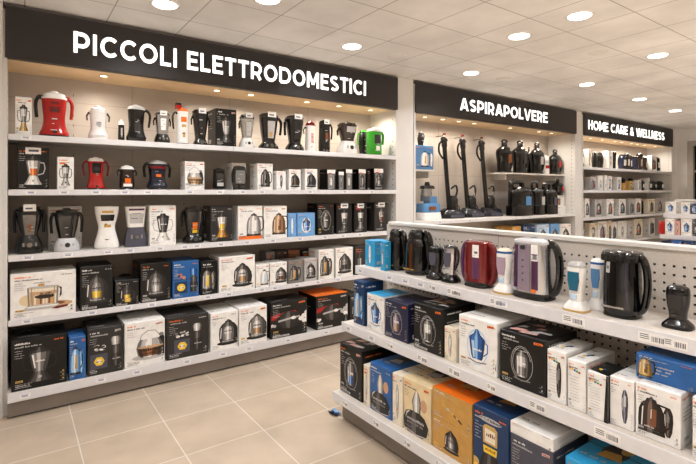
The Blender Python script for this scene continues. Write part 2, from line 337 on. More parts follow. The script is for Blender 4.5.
# ------------------------------------------------------------------ gondola shelving across the aisle
def gondola(xt, xm, xb, xp, yend, ynear, zt, zm, zb, ztop, label, holes, tagx):
    r = thing('gondola_shelving', label, 'shelving', (xp, yend, 0)); ln = yend-ynear
    b = MB(); nz = 0
    if holes:                                                    # front skin with real punched holes, pockets painted dark for shade
        p = .036; ny = int(ln/p); z0 = .2; nz = int((ztop-.02-z0)/p); hy, hz = .0048, .0046
        for i in range(ny):
            for j in range(nz):
                ya, yb = -i*p, -(i+1)*p; za, zb_ = z0+j*p, z0+(j+1)*p; yc, zc = (ya+yb)/2, (za+zb_)/2
                A = [(0, ya, za), (0, yb, za), (0, yb, zb_), (0, ya, zb_)]; B = [(0, yc+hy, zc-hz), (0, yc-hy, zc-hz), (0, yc-hy, zc+hz), (0, yc+hy, zc+hz)]
                D = [(.012, q[1], q[2]) for q in B]
                b.add(A+B, [(k, (k+1) % 4, 4+(k+1) % 4, 4+k) for k in range(4)], CREAM)
                b.add(B+D, [(k, (k+1) % 4, 4+(k+1) % 4, 4+k) for k in range(4)]+[(4, 5, 6, 7)], SHAD)
        b.box(.0, .02, -ny*p, 0, z0+nz*p, ztop, CREAM); b.box(0, .02, -ny*p, 0, .1, z0, CREAM); b.box(.0121, .05, -ny*p, 0, .1, ztop, CREAM)
        b.box(-.0006, .0, -.93, -.927, z0, ztop, mat('panel_joint', '9C8F82', .6))
    else: b.box(0, .05, -ln, 0, .1, ztop, CREAM)
    b.build('peg_panel' if holes else 'back_panel', r)
    b = MB(); b.box(-.012, .062, -ln, .004, ztop, ztop+.022, mat('cap_rail_white', 'E2DFDA', .4, 0, .02), .003); b.build('cap_rail', r)
    b = MB(); b.box(-.004, .056, .0, .03, 0, ztop+.002, SHELF, .002); b.build('upright', r)
    for nm, x, z, tl in (('shelf', xt, zt, tagx[0]), ('shelf', xm, zm, tagx[1]), ('base_shelf', xb, zb, tagx[2])):
        f = x-xp; b = MB(); b.box(f+.004, -.001, -ln, 0, z-.03, z, CREAM, .0015); s = b.build(nm, r)
        b = MB(); b.box(f-.004, f+.0035, -ln, .002, z-.055, z+.002, RAIL, .0015); b.build('price_rail', s)
        b = MB()
        for q in range(1, int(ln/.9)+1): b.box(f+.03, -.001, -q*.9+.15, -q*.9+.152, z-.06, z-.03, SHELF)
        if nm == 'shelf': b.build('bracket', s)
        for px, k in tl: add_tag(k, (f-.0045, YG(px, x)-yend, z-.028), (0, 0, -math.pi/2), s)
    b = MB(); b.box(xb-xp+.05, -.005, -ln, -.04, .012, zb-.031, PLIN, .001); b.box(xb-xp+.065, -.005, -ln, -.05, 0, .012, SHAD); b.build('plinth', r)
    return r
gondola(1.895, 1.782, 1.706, 2.2, 2.56, .05, .989, .625, .18, 1.255, 'long cream gondola shelf with punched back panel, at the near right', True,
        [[(361, 1), (390, 1), (406, 1), (421, 1), (433, 2), (453, 0), (458, 2), (497, 0), (503, 1), (574, 3), (653, 3), (676, 0)],
         [(349, 1), (372, 1), (391, 2), (423, 0), (455, 0), (492, 2), (538, 0), (608, 3)], [(346, 2), (377, 2), (408, 2), (440, 2)]])
gondola(7.0, 6.9, 6.8, 7.4, 2.6, .6, 1.20, .93, .60, 1.36, 'distant white gondola shelf of blue and white packs at the right edge', False, [[], [], []])
# ------------------------------------------------------------------ printed cartons
class Face:      # draws print on one face of a carton: u to the right, v up, both 0..1
    def __init__(s, mb, o, du, dv, nrm): s.mb, s.o, s.du, s.dv, s.n = mb, Vector(o), Vector(du), Vector(dv), Vector(nrm); s.k = 0; s.asp = s.du.length/s.dv.length
    def poly(s, pts, m, lift=True):
        pts = [(min(.985, max(.015, u)), min(.985, max(.015, v))) for u, v in pts] if m.name.startswith('print') else pts
        s.k += 1; e = s.n*(.0004+.00006*s.k)
        s.mb.add([s.o+s.du*u+s.dv*v+e for u, v in pts], [tuple(range(len(pts)))], m)
    def rect(s, u0, u1, v0, v1, m): s.poly([(u0, v0), (u1, v0), (u1, v1), (u0, v1)], m)
    def ell(s, u, v, ru, rv, m, n=18, a=0, b=360):
        s.poly([(u+ru*math.cos(math.radians(a+(b-a)*i/n)), v+rv*math.sin(math.radians(a+(b-a)*i/n))) for i in range(n+(b-a < 360))], m)
    def band(s, pts, wd, m):
        s.k += 1; e = s.n*(.0004+.00006*s.k); A = []
        for i, p in enumerate(pts):
            a = Vector(pts[max(i-1, 0)]); c = Vector(pts[min(i+1, len(pts)-1)]); t = (c-a).normalized(); nn = Vector((-t.y, t.x))
            for q in (1, -1): A.append(s.o+s.du*(p[0]+q*nn.x*wd/2/s.asp**.5)+s.dv*(p[1]+q*nn.y*wd/2*s.asp**.5)+e)
        s.mb.add(A, [(2*i, 2*i+1, 2*i+3, 2*i+2) for i in range(len(pts)-1)], m)
    def text(s, u, v, wd, ht, m, R, dens=1.0):
        s.k += 1; e = s.n*(.0004+.00006*s.k); x = u; A = []; Fc = []; g = ht/s.asp*.62
        while x < u+wd:
            k = g*R.uniform(.5, 1.0)
            if R.random() > .14:
                hh = ht*R.choice((.7, .7, 1)); o = len(A)
                A += [s.o+s.du*p+s.dv*q+e for p, q in ((x, v), (x+k, v), (x+k, v+hh), (x, v+hh))]; Fc.append((o, o+1, o+2, o+3))
            x += k+g*.28
        if A: s.mb.add(A, Fc, m)
TONES = dict(ink=('0B0A0A', '2B2827', '5C5856', '1B1918', '0C0B0B'), black=('0E0D0D', '2E2B2A', '6A6664', '201E1D', '0E0D0D'), dgrey=('1E1D1D', '4B4947', '86827F', '3A3837', '1C1B1B'),
    grey=('3F3D3C', '7E7B79', 'C2BFBC', '6B6866', '3A3837'), lgrey=('77757 4'.replace(' ', ''), 'B5B2B0', 'EDEBE9', 'A8A5A3', '6E6B69'), silver=('6B6A6C', 'B9B9BC', 'F2F2F4', '9A9A9E', '5C5B5D'),
    white=('B9B5B1', 'EDEAE7', 'FBFAF8', 'DDD9D5', 'A9A5A1'), glass=('6F6D6B', 'C6C4C1', 'EFEEEB', 'AFACA9', '5E5C5A'), brown=('2E1A0E', '6B3E20', 'A8693C', '532E17', '2A170C'), tan=('6E5136', 'B58B60', 'E0C098', '9C744C', '5E442C'),
    blue=('123E78', '2A6DB8', '8FBDE8', '1F559A', '0E3263'), lblue=('4A86BE', '8FBFE4', 'DCEEFB', '6AA2D4', '3F78AE'), navy=('10142E', '2A3160', '67709E', '1A2046', '0E1128'), slate=('2A2B35', '55576A', '9A9CAE', '40414F', '26272F'),
    amber=('7A4A0C', 'C98A22', 'F2C468', 'A86E14', '6B400A'), orange=('A04A0C', 'E0701E', 'F6AA62', 'C45A12', '8C400A'), yellow=('A58414', 'E6C334', 'F8E68C', 'CBA622', '947410'), gold=('7C6228', 'C4A052', 'EAD79C', 'A5833A', '6C5522'),
    dbrown=('140D0A', '362720', '75625A', '241914', '120C09'), mauve=('5E505C', 'A08C9C', 'D8C8D4', '837080', '544652'), red=('5E0A07', 'B01A12', 'E2625A', '8A120C', '540806'), purple=('26122A', '5A2F60', '9A70A0', '40204A', '220F26'), sky=('7FA6C8', 'B4D2EA', 'EAF5FD', '9CC2E0', '7098BC'))
def tones(k): return [mat('print_tone_'+h, h, .38, 0, .03, 60) for h in TONES.get(k, TONES['grey'])]
FR = (-1, -.72, -.3, .08, .62, 1)
def turned(F, u, v, q, a, prof, key, cx=0):       # printed picture of a round product: five tonal stripes between the two outlines
    for i, m in enumerate(tones(key)):
        f0, f1 = FR[i], FR[i+1]; F.poly([(u+(cx+w_*f0)*q, v+y*a) for y, w_ in prof]+[(u+(cx+w_*f1)*q, v+y*a) for y, w_ in reversed(prof)], m)
def picture(F, kind, u, v, a, main, acc, glass, R):
    # picture of the product: centre u,v ; a = height share of the face
    q = min(a/F.asp, .9); P = lambda pts: [(u+x*q, v+y*a) for x, y in pts]
    D = ink('ink'); Wt = ink('white'); Lg = ink('lgrey'); G_ = ink('grey'); dk = 'ink' if main not in ('ink', 'black') else 'dgrey'
    tn = lambda prof, key, cx=0: turned(F, u, v, q, a, prof, key, cx)
    gk = 'glass' if glass in ('lgrey', 'white', 'silver', 'cream', 'sky') else glass
    if kind == 'blender':
        hc = ink(dk if main != 'white' else 'lgrey')
        F.band(P([(.2, .28), (.38, .26), (.42, .08), (.36, -.1), (.16, -.16)]), .045*a, hc)
        if R.random() < .6: F.band(P([(-.2, .28), (-.38, .26), (-.42, .08), (-.36, -.1), (-.16, -.16)]), .04*a, hc)
        tn([(-.5, .3), (-.46, .3), (-.36, .22), (-.2, .15)], main); F.ell(u, v-.36*a, .05*q, .045*a, Lg if main != 'lgrey' else D, 10)
        tn([(-.2, .15), (0, .2), (.34, .26)], gk); tn([(-.17, .12), (-.02, .15), (.06, .155)], acc)
        F.text(u-.1*q, v+.08*a, .22*q, .05*a, Wt, R); F.poly(P([(-.2, .3), (-.15, .3), (-.1, -.1), (-.13, -.1)]), Wt)
        tn([(.34, .27), (.4, .26), (.44, .12), (.5, .1)], dk)
    elif kind in ('kettle', 'duo'):
        if kind == 'duo': picture(F, 'shaver', u+.24, v-.06*a, a*.8, main, acc, glass, R); u -= .13
        F.band(P([(.16, .34), (.4, .32), (.47, .1), (.45, -.18), (.3, -.34)]), .06*a, ink(dk))
        tn([(-.42, .33), (-.2, .34), (.1, .32), (.28, .25), (.38, .13)], main); tn([(-.5, .34), (-.42, .34)], dk); tn([(.38, .14), (.44, .12), (.46, .04), (.5, .03)], dk)
        F.poly(P([(-.04, -.3), (.12, -.3), (.13, .18), (-.03, .18)]), ink(acc) if acc in COL else G_); F.poly(P([(-.02, -.1), (.0, -.1), (.01, .16), (-.01, .16)]), Wt)
        F.poly(P([(-.26, -.36), (-.23, -.36), (-.2, .2), (-.23, .16)]), Wt); F.text(u-.18*q, v-.36*a, .3*q, .05*a, Lg, R)
    elif kind == 'pot':
        F.ell(u-.02*q, v-.38*a, .56*q, .1*a, ink('lgrey')); F.band(P([(-.34, .12), (-.3, .34), (-.1, .48), (.14, .46), (.3, .26)]), .022*a, G_)
        tn([(-.4, .3), (-.3, .4), (-.08, .45), (.1, .4), (.2, .34)], 'glass'); tn([(-.36, .3), (-.28, .37), (-.06, .41)], 'brown' if acc == 'brown' else acc)
        F.ell(u, v-.06*a, .4*q, .05*a, ink('tan')); F.text(u-.26*q, v-.2*a, .5*q, .1*a, D, R); F.text(u-.3*q, v-.3*a, .5*q, .06*a, ink('dbrown'), R)
        for k in range(5): F.poly(P([(-.3+.13*k, -.02), (-.24+.13*k, -.05), (-.26+.13*k, .12), (-.29+.13*k, .13)]), ink(R.choice(('white', 'grey', 'lgrey'))))
        F.poly(P([(.26, .22), (.38, .3), (.44, .2), (.5, -.1), (.44, -.38), (.36, -.36), (.4, -.05)]), D); F.ell(u+.33*q, v+.3*a, .08*q, .06*a, G_, 10)
    elif kind == 'glassbox':
        F.ell(u+.36*q, v-.3*a, .46*q, .1*a, ink('tan')); F.ell(u+.3*q, v-.28*a, .3*q, .06*a, ink('brown')); F.ell(u-.48*q, v-.1*a, .2*q, .18*a, ink('beige'))
        F.poly(P([(-.56, -.44), (.36, -.44), (.46, -.34), (.36, -.26), (-.44, -.26), (-.54, -.36)]), ink('lgrey')); F.poly(P([(-.5, -.36), (.34, -.36), (.4, -.31), (-.44, -.31)]), Wt)
        F.poly(P([(-.42, -.28), (.34, -.28), (.42, .3), (-.46, .3)]), ink('beige')); F.poly(P([(-.38, -.27), (.3, -.27), (.36, .16), (-.4, .16)]), ink('tan'))
        for k in range(9): x = -.36+.08*k; F.poly(P([(x, -.26), (x+.05, -.26), (x+.06, R.uniform(-.05, .14)), (x, R.uniform(-.05, .14))]), ink(R.choice(('brown', 'tan', 'gold', 'cream', 'brown'))))
        F.ell(u+.02*q, v-.02*a, .26*q, .07*a, ink('dbrown')); F.text(u-.26*q, v-.04*a, .5*q, .09*a, D, R); F.text(u-.2*q, v+.06*a, .4*q, .06*a, ink('dbrown'), R)
        F.ell(u-.02*q, v+.2*a, .38*q, .05*a, ink('cream')); F.ell(u-.02*q, v+.3*a, .45*q, .045*a, Lg)
        for x0, x1 in ((-.47, -.42), (-.36, -.34), (.28, .3), (.36, .41)): F.poly(P([(x0*.94, -.3), (x1*.94, -.3), (x1, .3), (x0, .3)]), G_)
        F.poly(P([(.4, .28), (.5, .24), (.5, 0), (.44, -.1), (.44, 0), (.46, .18)]), ink('dgrey')); F.ell(u-.08*q, v+.37*a, .1*q, .045*a, ink('amber'), 10); F.text(u-.3*q, v+.44*a, .5*q, .03*a, G_, R)
        F.poly(P([(.2, -.44), (.36, -.38), (.7, -.36), (.66, -.43), (.36, -.47)]), ink('dred'))
    elif kind == 'machine':
        F.ell(u, v-.42*a, .46*q, .085*a, D); F.ell(u, v-.4*a, .38*q, .05*a, ink('dgrey'))
        tn([(-.4, .3), (-.3, .36), (-.05, .38), (.18, .36), (.32, .26), (.41, .12)], main)
        tn([(-.3, .2), (-.1, .24), (.12, .22), (.22, .14)], gk); tn([(-.28, .15), (-.06, .17)], acc); F.text(u-.16*q, v+.02*a, .32*q, .06*a, D, R)
        tn([(.4, .13), (.44, .13), (.46, .06), (.5, .05)], dk); F.poly(P([(-.33, -.2), (-.3, -.24), (-.27, .16), (-.3, .2)]), Wt)
        F.poly(P([(.28, -.3), (.4, -.36), (.44, -.1), (.4, .12), (.33, .18), (.37, -.06)]), ink(dk)); F.text(u-.26*q, v-.37*a, .5*q, .05*a, Lg, R)
    elif kind == 'shaver':
        tn([(-.5, .05), (-.3, .12), (.05, .15), (.3, .14), (.42, .1), (.5, .05)], main); F.poly(P([(-.06, 0), (.05, 0), (.06, .32), (-.05, .34)]), ink(glass) if glass in COL else Lg); F.ell(u, v-.22*a, .045*q, .04*a, ink(acc) if acc in COL else G_, 10)
        F.poly(P([(-.1, -.1), (-.08, -.14), (-.09, .26), (-.11, .26)]), Wt)
    elif kind == 'round':
        F.poly(P([(-1.3, .1), (-.8, .26), (-.2, .34), (.3, .36), (.36, .26), (-.2, .22), (-.9, .06), (-1.3, -.04)]), ink('red')); F.poly(P([(-1.1, .02), (-.5, .16), (-.1, .18), (-.5, .08)]), ink('dred'))
        tn([(-.34, .2), (-.26, .44), (-.05, .62), (.1, .58), (.26, .4), (.34, .2)], 'ink'); F.poly(P([(-.5, -.04), (.1, .02), (.5, .06), (.5, .12), (.1, .1), (-.5, .03)]), Lg); F.ell(u+.2*q, v+.06*a, .12*q, .07*a, Wt, 10)
        for dx, dy in ((.7, .08), (.56, -.02), (.86, .02), (.72, -.12), (.98, .14), (1.02, -.04), (.92, -.16), (.84, .2)): F.ell(u+dx*q, v+dy*a, .13*q, .095*a, ink(R.choice(('white', 'lgrey', 'white'))), 8)
        for k in range(10): F.ell(u+(-1.2+.06*k)*q, v+(-.18+R.uniform(-.1, .06))*a, .07*q, .06*a, ink(R.choice(('white', 'lgrey', 'pink'))), 7)
    elif kind == 'pitcher':
        F.ell(u, v, .36*q, .5*a, ink('sky')); F.ell(u, v-.01*a, .32*q, .45*a, ink('white'))
        tn([(-.34, .16), (-.26, .2), (0, .25), (.2, .27)], main); F.poly(P([(-.14, -.3), (-.08, -.3), (-.1, .16), (-.2, .16)]), ink('sky')); tn([(.2, .28), (.26, .26), (.36, .12), (.46, .06), (.5, .04)], 'slate' if acc == 'slate' else 'blue')
        F.band(P([(.24, .18), (.36, .14), (.36, -.08), (.22, -.2)]), .035*a, ink('blue')); F.band(P([(-.32, -.38), (0, -.43), (.32, -.38)]), .03*a, ink('brown')); F.text(u-.16*q, v-.1*a, .3*q, .06*a, Wt, R)
        F.ell(u+.74*q, v-.42*a, .14*q, .1*a, ink('brown'), 12); F.ell(u+.74*q, v-.33*a, .12*q, .08*a, ink('navy'), 10); F.ell(u+.74*q, v-.26*a, .05*q, .06*a, ink('dbrown'), 8)
    elif kind == 'bottlejar':
        F.band([(u+.33*q*math.cos(t*.2618), v+.47*a*math.sin(t*.2618)) for t in range(25)], .014*a, Lg); F.band([(u+.28*q*math.cos(t*.2618+.3), v+.43*a*math.sin(t*.2618+.3)) for t in range(16)], .008*a, Wt)
        tn([(-.36, .12), (-.3, .17), (0, .19), (.2, .17)], gk); tn([(-.32, .13), (-.08, .15)], acc); F.poly(P([(-.13, -.3), (-.1, -.3), (-.1, .18), (-.14, .18)]), Wt); F.text(u-.12*q, v-.02*a, .24*q, .08*a, Wt, R)
        tn([(.2, .18), (.26, .17), (.3, .08), (.36, .07)], 'grey'); F.band(P([(-.24, -.42), (0, -.45), (.26, -.42)]), .04*a, G_); F.text(u-.2*q, v+.34*a, .4*q, .03*a, Lg, R)
    elif kind == 'scene':
        a *= 1.25; q = min(a/F.asp, 1.15); v -= .02; P = lambda pts: [(u+x*q, v+y*a) for x, y in pts]; tn = lambda prof, key, cx=0: turned(F, u, v, q, a, prof, key, cx)
        tn([(-.06, .1), (.2, .15), (.34, .1), (.44, .05)], gk); F.ell(u+.22*q, v+.2*a, .1*q, .14*a, ink('skin'), 12); pass
        tn([(-.5, .24), (-.42, .36), (-.22, .42), (-.06, .3), (.0, .16)], 'ink', -.05); F.text(u-.3*q, v-.22*a, .5*q, .06*a, Lg, R); F.text(u-.3*q, v-.3*a, .5*q, .05*a, G_, R)
        F.poly(P([(-.36, -.24), (-.33, -.08), (-.2, .0), (-.22, -.04), (-.3, -.12)]), Lg); F.band(P([(-.34, -.45), (0, -.49), (.3, -.45)]), .03*a, Lg)
    elif kind == 'utensil':
        for k in range(4): x = -.55+.3*k; F.band(P([(x, .1-.12*k), (x+.14, .06-.12*k), (x+.34, -.06-.12*k)]), .07*a, ink(R.choice(('brown', 'gold', 'dbrown')))); F.ell(u+(x+.04)*q, v+(.1-.12*k)*a, .09*q, .07*a, ink(R.choice(('gold', 'lgrey'))), 10)
    elif kind == 'burger':
        F.ell(u, v+.58*a, .36*q, .06*a, Lg, 14); F.text(u-.34*q, v+.56*a, .7*q, .05*a, ink('navy'), R)
        F.poly(P([(-.22, .08), (.22, .08), (.23, .42), (.14, .48), (-.14, .48), (-.23, .42)]), ink('gold')); F.poly(P([(-.16, .12), (.16, .12), (.16, .38), (-.16, .4)]), ink('cream')); F.text(u-.12*q, v+.24*a, .24*q, .08*a, ink('brown'), R)
        F.poly(P([(-.2, -.12), (.2, -.12), (.22, .03), (-.22, .03)]), ink('yellow')); F.text(u-.16*q, v-.06*a, .3*q, .05*a, ink('brown'), R); tn([(-.5, .34), (-.3, .3), (-.14, .22)], 'ink')
        F.ell(u-.5*q, v-.4*a, .15*q, .09*a, ink('gold'), 12); F.ell(u+.42*q, v-.5*a, .16*q, .07*a, ink('amber'), 12); F.ell(u-.46*q, v-.5*a, .1*q, .06*a, ink('yellow'), 10)
    elif kind == 'panels':
        c = ink('slate' if main != 'orange' else 'dblue'); F.rect(u-.48*q, u+.06*q, v-.48*a, v-.02*a, c)
        F.ell(u-.2*q, v-.25*a, .17*q, .15*a, ink('yellow'), 6 if main != 'orange' else 16); F.ell(u-.2*q, v-.25*a, .08*q, .07*a, ink('cream'), 8); F.text(u-.3*q, v-.28*a, .2*q, .04*a, ink('dbrown'), R)
        turned(F, u+.34*q, v-.22*a, q*.5, a*.5, [(-.5, .3), (.2, .34), (.5, .24)], 'ink'); turned(F, u+.34*q, v+.08*a, q*.5, a*.3, [(-.5, .26), (.1, .3), (.5, .1)], 'dgrey'); F.text(u+.22*q, v-.26*a, .24*q, .05*a, Lg, R)
        for k in range(14): F.ell(u+R.uniform(-.42, 0)*q, v+R.uniform(.08, .28)*a, .06*q, .03*a, ink(R.choice(('lgrey', 'grey', 'dgrey', 'white' if main != 'orange' else 'orange'))), 8)
        turned(F, u+.32*q, v+.32*a, q*.4, a*.3, [(-.4, .3), (.2, .4), (.5, .3)], 'glass' if main != 'orange' else 'blue')
NC = [0]
def carton_mesh(W, D, H, spec, seed):
    """spec: base,picture,main,accent,glass[,flags]"""
    R = random.Random(seed); p = spec.split(','); base, kind, main, acc, gl = p[:5]; fl = p[5:]
    b = MB(); b.box(-W/2, W/2, -D/2, D/2, 0, H, card(base), min(.0025, W*.03)); dark = base in ('black', 'ink', 'navy', 'dblue', 'blue', 'dgrey', 'slate', 'cyan', 'teal', 'red', 'amber', 'orange')
    tx = ink('lgrey') if dark else ink('grey'); hi = ink('white') if dark else ink('slate')
    F = Face(b, (-W/2, -D/2, 0), (W, 0, 0), (0, 0, H), (0, -1, 0)); small = 'tiny' in fl
    lc = ink('orange') if not dark else (ink('white') if R.random() < .6 else ink('orange'))
    if 'panel' in fl: F.rect(.0, 1, .0, .12, ink('orange'))
    if 'rainbow' in fl:
        for k, c in enumerate(('orange', 'yellow', 'blue', 'green', 'red')): F.rect(.08+.13*k, .19+.13*k, .8-.012*k, .84-.012*k, ink(c))
        for k in range(9): F.text(.12, .66-.06*k, .5, .016, ink('lgrey'), R)
    if 'head' in fl: F.rect(0, 1, .8, 1, ink('white')); F.rect(.12, .88, .06, .78, ink('grey'))
    if 'seam' in fl: F.rect(0, 1, .495, .503, ink('ink'))
    if 'fade' in fl: F.rect(0.02, .98, .03, .62, ink('cream'))
    if 'left' in fl: picture(F, kind, .16, .5, .8, main, acc, gl, R); [F.text(.34, .6-.13*k, .3-.05*k, .06, tx, R) for k in range(3)]
    elif 'low' in fl: picture(F, kind, .55, .33, .5, main, acc, gl, R)
    elif 'right' in fl: picture(F, kind, .64, .45, .68, main, acc, gl, R)
    elif kind != 'none': picture(F, kind, .5, .46, .68 if not small else .66, main, acc, gl, R)
    if not small:
        F.text(.06, .895, R.uniform(.16, .3), .034, lc, R); F.text(.06, .835, R.uniform(.35, .55), .03, hi if not dark else ink('lgrey'), R); F.text(.76, .9, .17, .028, ink('orange') if R.random() < .5 else tx, R)
        if R.random() < .6: F.poly([(.76, .88), (.94, .895), (.93, .935), (.77, .925)], ink(R.choice(('orange', 'lgrey', 'pink')))); F.text(.79, .897, .12, .018, ink('ink'), R)
        for k in range(R.randint(3, 6)): F.text(.06, .77-.045*k, R.uniform(.1, .2), .014, tx, R)
        for k in range(3): F.text(.06, .05+.032*k, R.uniform(.12, .3), .016, hi if k == 1 else tx, R)
        if R.random() < .6: F.rect(.07, .2, .16, .2, ink(R.choice(('yellow', 'gold', 'lgrey', 'lgrey')))); F.text(.085, .17, .1, .018, ink('dbrown'), R)
        for k in range(R.randint(2, 4)): F.ell(.93, .10+.075*k, .018, .018*F.asp, ink(R.choice(('lgrey', 'gold', 'grey', 'grey'))), 8); F.text(.87, .065+.075*k, .08, .01, tx, R)
        if 'strip' in fl: F.rect(.05, .5, .03, .075, ink('lgrey')); F.text(.08, .04, .36, .024, ink('ink'), R)
        if 'badge' in fl: F.rect(.4, .64, .13, .29, ink('gold')); F.ell(.52, .21, .07, .05, ink('yellow'), 10)
        if 'shelfprint' in fl:
            for x in (.55, .75): F.ell(x, .17, .08, .05, ink('lgrey'), 10)
    else:
        F.text(.1, .88, .5, .04, lc, R); F.text(.12, .82, .6, .02, tx, R); F.text(.12, .08, .5, .025, tx, R); F.text(.12, .05, .4, .02, tx, R)
        if R.random() < .5: F.rect(.15, .5, .78, .83, ink(R.choice(('orange', 'red', 'blue', 'grey'))))
    for S in ((Face(b, (-W/2, D/2, 0), (0, -D, 0), (0, 0, H), (-1, 0, 0))), (Face(b, (W/2, -D/2, 0), (0, D, 0), (0, 0, H), (1, 0, 0)))):
        if small: S.text(.15, .8, .5, .06, tx, R); continue
        S.text(.1, .87, .45, .035, lc, R)
        for k in range(4): S.text(.12, .7-.07*k, R.uniform(.3, .7), .022, tx, R)
        S.rect(.15, .45, .1, .2, ink('white')); 
        for k in range(7): S.rect(.18+k*.035, .195+k*.035, .115, .185, ink('ink'))
        if 'sidepic' in fl: picture(S, kind, .55, .5, .4, main, acc, gl, R)
    Tp = Face(b, (-W/2, -D/2, H), (W, 0, 0), (0, D, 0), (0, 0, 1))
    if 'orangetop' in fl: Tp.rect(0, 1, 0, 1, card('orange'))
    if 'skytop' in fl: Tp.rect(0, 1, 0, 1, card('cyan'))
    if 'blackside' in fl:
        Face(b, (W/2, -D/2, 0), (0, D, 0), (0, 0, H), (1, 0, 0)).rect(0, 1, 0, 1, card('ink')); Tp.poly([(.0, .12), (1, .0), (1, 1), (0, 1)], card('ink')); F.poly([(.8, 0), (1, 0), (1, 1), (.92, 1)], card('ink'))
    if 'rainbow' in fl:
        for k, c in enumerate(('yellow', 'blue', 'dgrey')): Tp.ell(.35+.12*k, .35+.06*k, .1, .06, ink(c), 10)
    Tp.rect(.0, 1, .493, .507, ink('dgrey' if not dark else 'ink'))
    if not small:
        Tp.text(.1, .2, .4, .045, tx, R); Tp.text(.1, .7, .3, .04, tx, R)
        if 'patch' in fl:  # pale patches painted in for reflections on crumpled wrap
            for k in range(7):
                u, v = R.uniform(.03, .6), R.uniform(.03, .75); a, c = R.uniform(.16, .4), R.uniform(.1, .22)
                Tp.poly([(u, v), (u+a, v+c*.3), (u+a*.9, v+c), (u+a*.2, v+c*.9)], ink(R.choice(('lgrey', 'tan', 'white', 'pink'))))
        if 'toppic' in fl:
            Tp.ell(.5, .5, .22, .2, ink('dgrey')); Tp.poly([(.3, .3), (.7, .34), (.6, .5), (.34, .46)], ink(acc)); Tp.ell(.62, .62, .1, .1, ink(main))
    return b
def carton(loc, rz, W, D, H, spec, label, group=None, name='product_box', sticker=False, cat='box'):
    NC[0] += 1; o = carton_mesh(W, D, H, spec, NC[0]*7+3).build(name, None, 25); o.location = loc; o.rotation_euler = (0, 0, rz); tag(o, label, cat, group)
    if sticker:
        b = MB(); sw = min(.09, W*.5); b.box(-sw/2, sw/2, -.0012, 0, 0, .045, ink('white')); b.box(-sw*.3, sw*.35, -.0016, -.0012, .015, .03, ink('slate'))
        s = b.build('price_sticker', o); s.location = (0, -D/2-.0022, H-.045); s['label'] = 'white price sticker'
    return o
# wall cartons: shelf index, left px, right px, top py, spec, label, depth, setback
ROWG = ['goods on the top PICCOLI shelf', 'goods on the second PICCOLI shelf', 'goods on the third PICCOLI shelf', 'boxes on the fourth PICCOLI shelf', 'boxes on the bottom PICCOLI shelf']
def wall_z(i): return ZB if i == 4 else ZS[i]
def wbox(i, l, r, t, spec, label, dep=.2, back=.03, up=0, **k):
    fy = FY-.10+back if i == 4 else FY+back; x0, x1 = XW(l, fy), XW(r, fy); z0 = wall_z(i)+.0006+up; H = zW((l+r)/2, t, fy)-z0
    dep = min(dep, BYK-.01-fy)
    return carton(((x0+x1)/2, fy+dep/2, z0), 0, x1-x0-.002, dep, H, spec, label, ROWG[i], **k)
wbox(0, 15, 32, 97, 'white,blender,gold,beige,lgrey', 'tall slim white box with gold print, far left end of the top shelf', .09, .05)
wbox(0, 215.5, 236.5, 109, 'ink,blender,dgrey,lgrey,grey', 'big black box picturing a grey jug, on the top shelf among blenders', .2, .04)
wbox(1, 17, 49, 147.5, 'ink,blender,white,orange,lgrey', 'black box picturing a white blender with red contents, left end of the second shelf', .2, .05, sticker=True)
wbox(1, 57, 74, 157, 'white,blender,lgrey,pink,sky,tiny', 'small slim white box left of the red kettle on the second shelf', .1, .05)
wbox(1, 185, 204.5, 161.5, 'white,pot,dgrey,tan,lgrey', 'white box picturing a glass jug, right of the navy kettle on the second shelf', .14, .06)
wbox(1, 232, 246, 163, 'white,none,lgrey,white,white,tiny', 'white box standing behind a black oval machine, middle of the second shelf', .16, .14)
wbox(1, 257.5, 273, 163.5, 'white,kettle,dgrey,ink,grey', 'white box picturing a dark kettle, centre right of the second shelf', .17, .06)
wbox(1, 276.5, 286, 171, 'white,shaver,navy,amber,lgrey,tiny', 'short slim white box with yellow spot, centre right of the second shelf', .08, .06)
wbox(1, 289, 301, 169.5, 'white,machine,ink,brown,dgrey,tiny', 'small white box with black machine print, after the short slim one on the second shelf', .12, .06)
wbox(1, 305, 317.5, 169, 'white,machine,ink,ink,dgrey,tiny', 'small white box nearly filled by a black machine print, on the second shelf', .14, .06)
wbox(1, 327, 335.5, 169.5, 'ink,bottlejar,dgrey,white,lgrey,tiny,head', 'small grey box with dark sides, sixth from the right end of the second shelf', .14, .06)
wbox(1, 338.5, 344, 171.5, 'dgrey,shaver,dgrey,pink,lgrey,tiny,head', 'narrow grey and white box, fifth from the right end of the second shelf', .12, .06)
wbox(1, 345.8, 352.5, 169, 'dgrey,bottlejar,grey,white,white,tiny,head', 'pale grey box with jar print, fourth from the right end of the second shelf', .18, .06)
wbox(1, 358.5, 366, 169, 'ink,kettle,ink,lgrey,grey,tiny,head', 'dark grey box with kettle print, third from the right end of the second shelf', .16, .06)
wbox(1, 367.3, 371, 169.5, 'ink,none,ink,ink,ink,tiny', 'plain narrow black box, second from the right end of the second shelf', .15, .10)
wbox(1, 374, 383.5, 168.5, 'ink,machine,dgrey,lgrey,grey,tiny,head', 'black box with grey machine print, right end of the second shelf', .2, .06)
wbox(2, 48, 82, 206.5, 'white,none,lgrey,red,lgrey', 'large white box standing behind the silver and black blender on the third shelf', .12, .27)
wbox(2, 149.5, 176, 205.5, 'white,blender,white,dgrey,dgrey', 'white box picturing a dark jug with two handles, centre left of the third shelf', .16, .05)
wbox(2, 210.5, 233, 206, 'dgrey,blender,amber,yellow,lgrey', 'black box picturing a glass blender with oranges, middle of the third shelf', .2, .05)
wbox(2, 238, 262.5, 206, 'white,kettle,lgrey,white,white,right,panel', 'white and orange box picturing a glass kettle, third shelf', .2, .05)
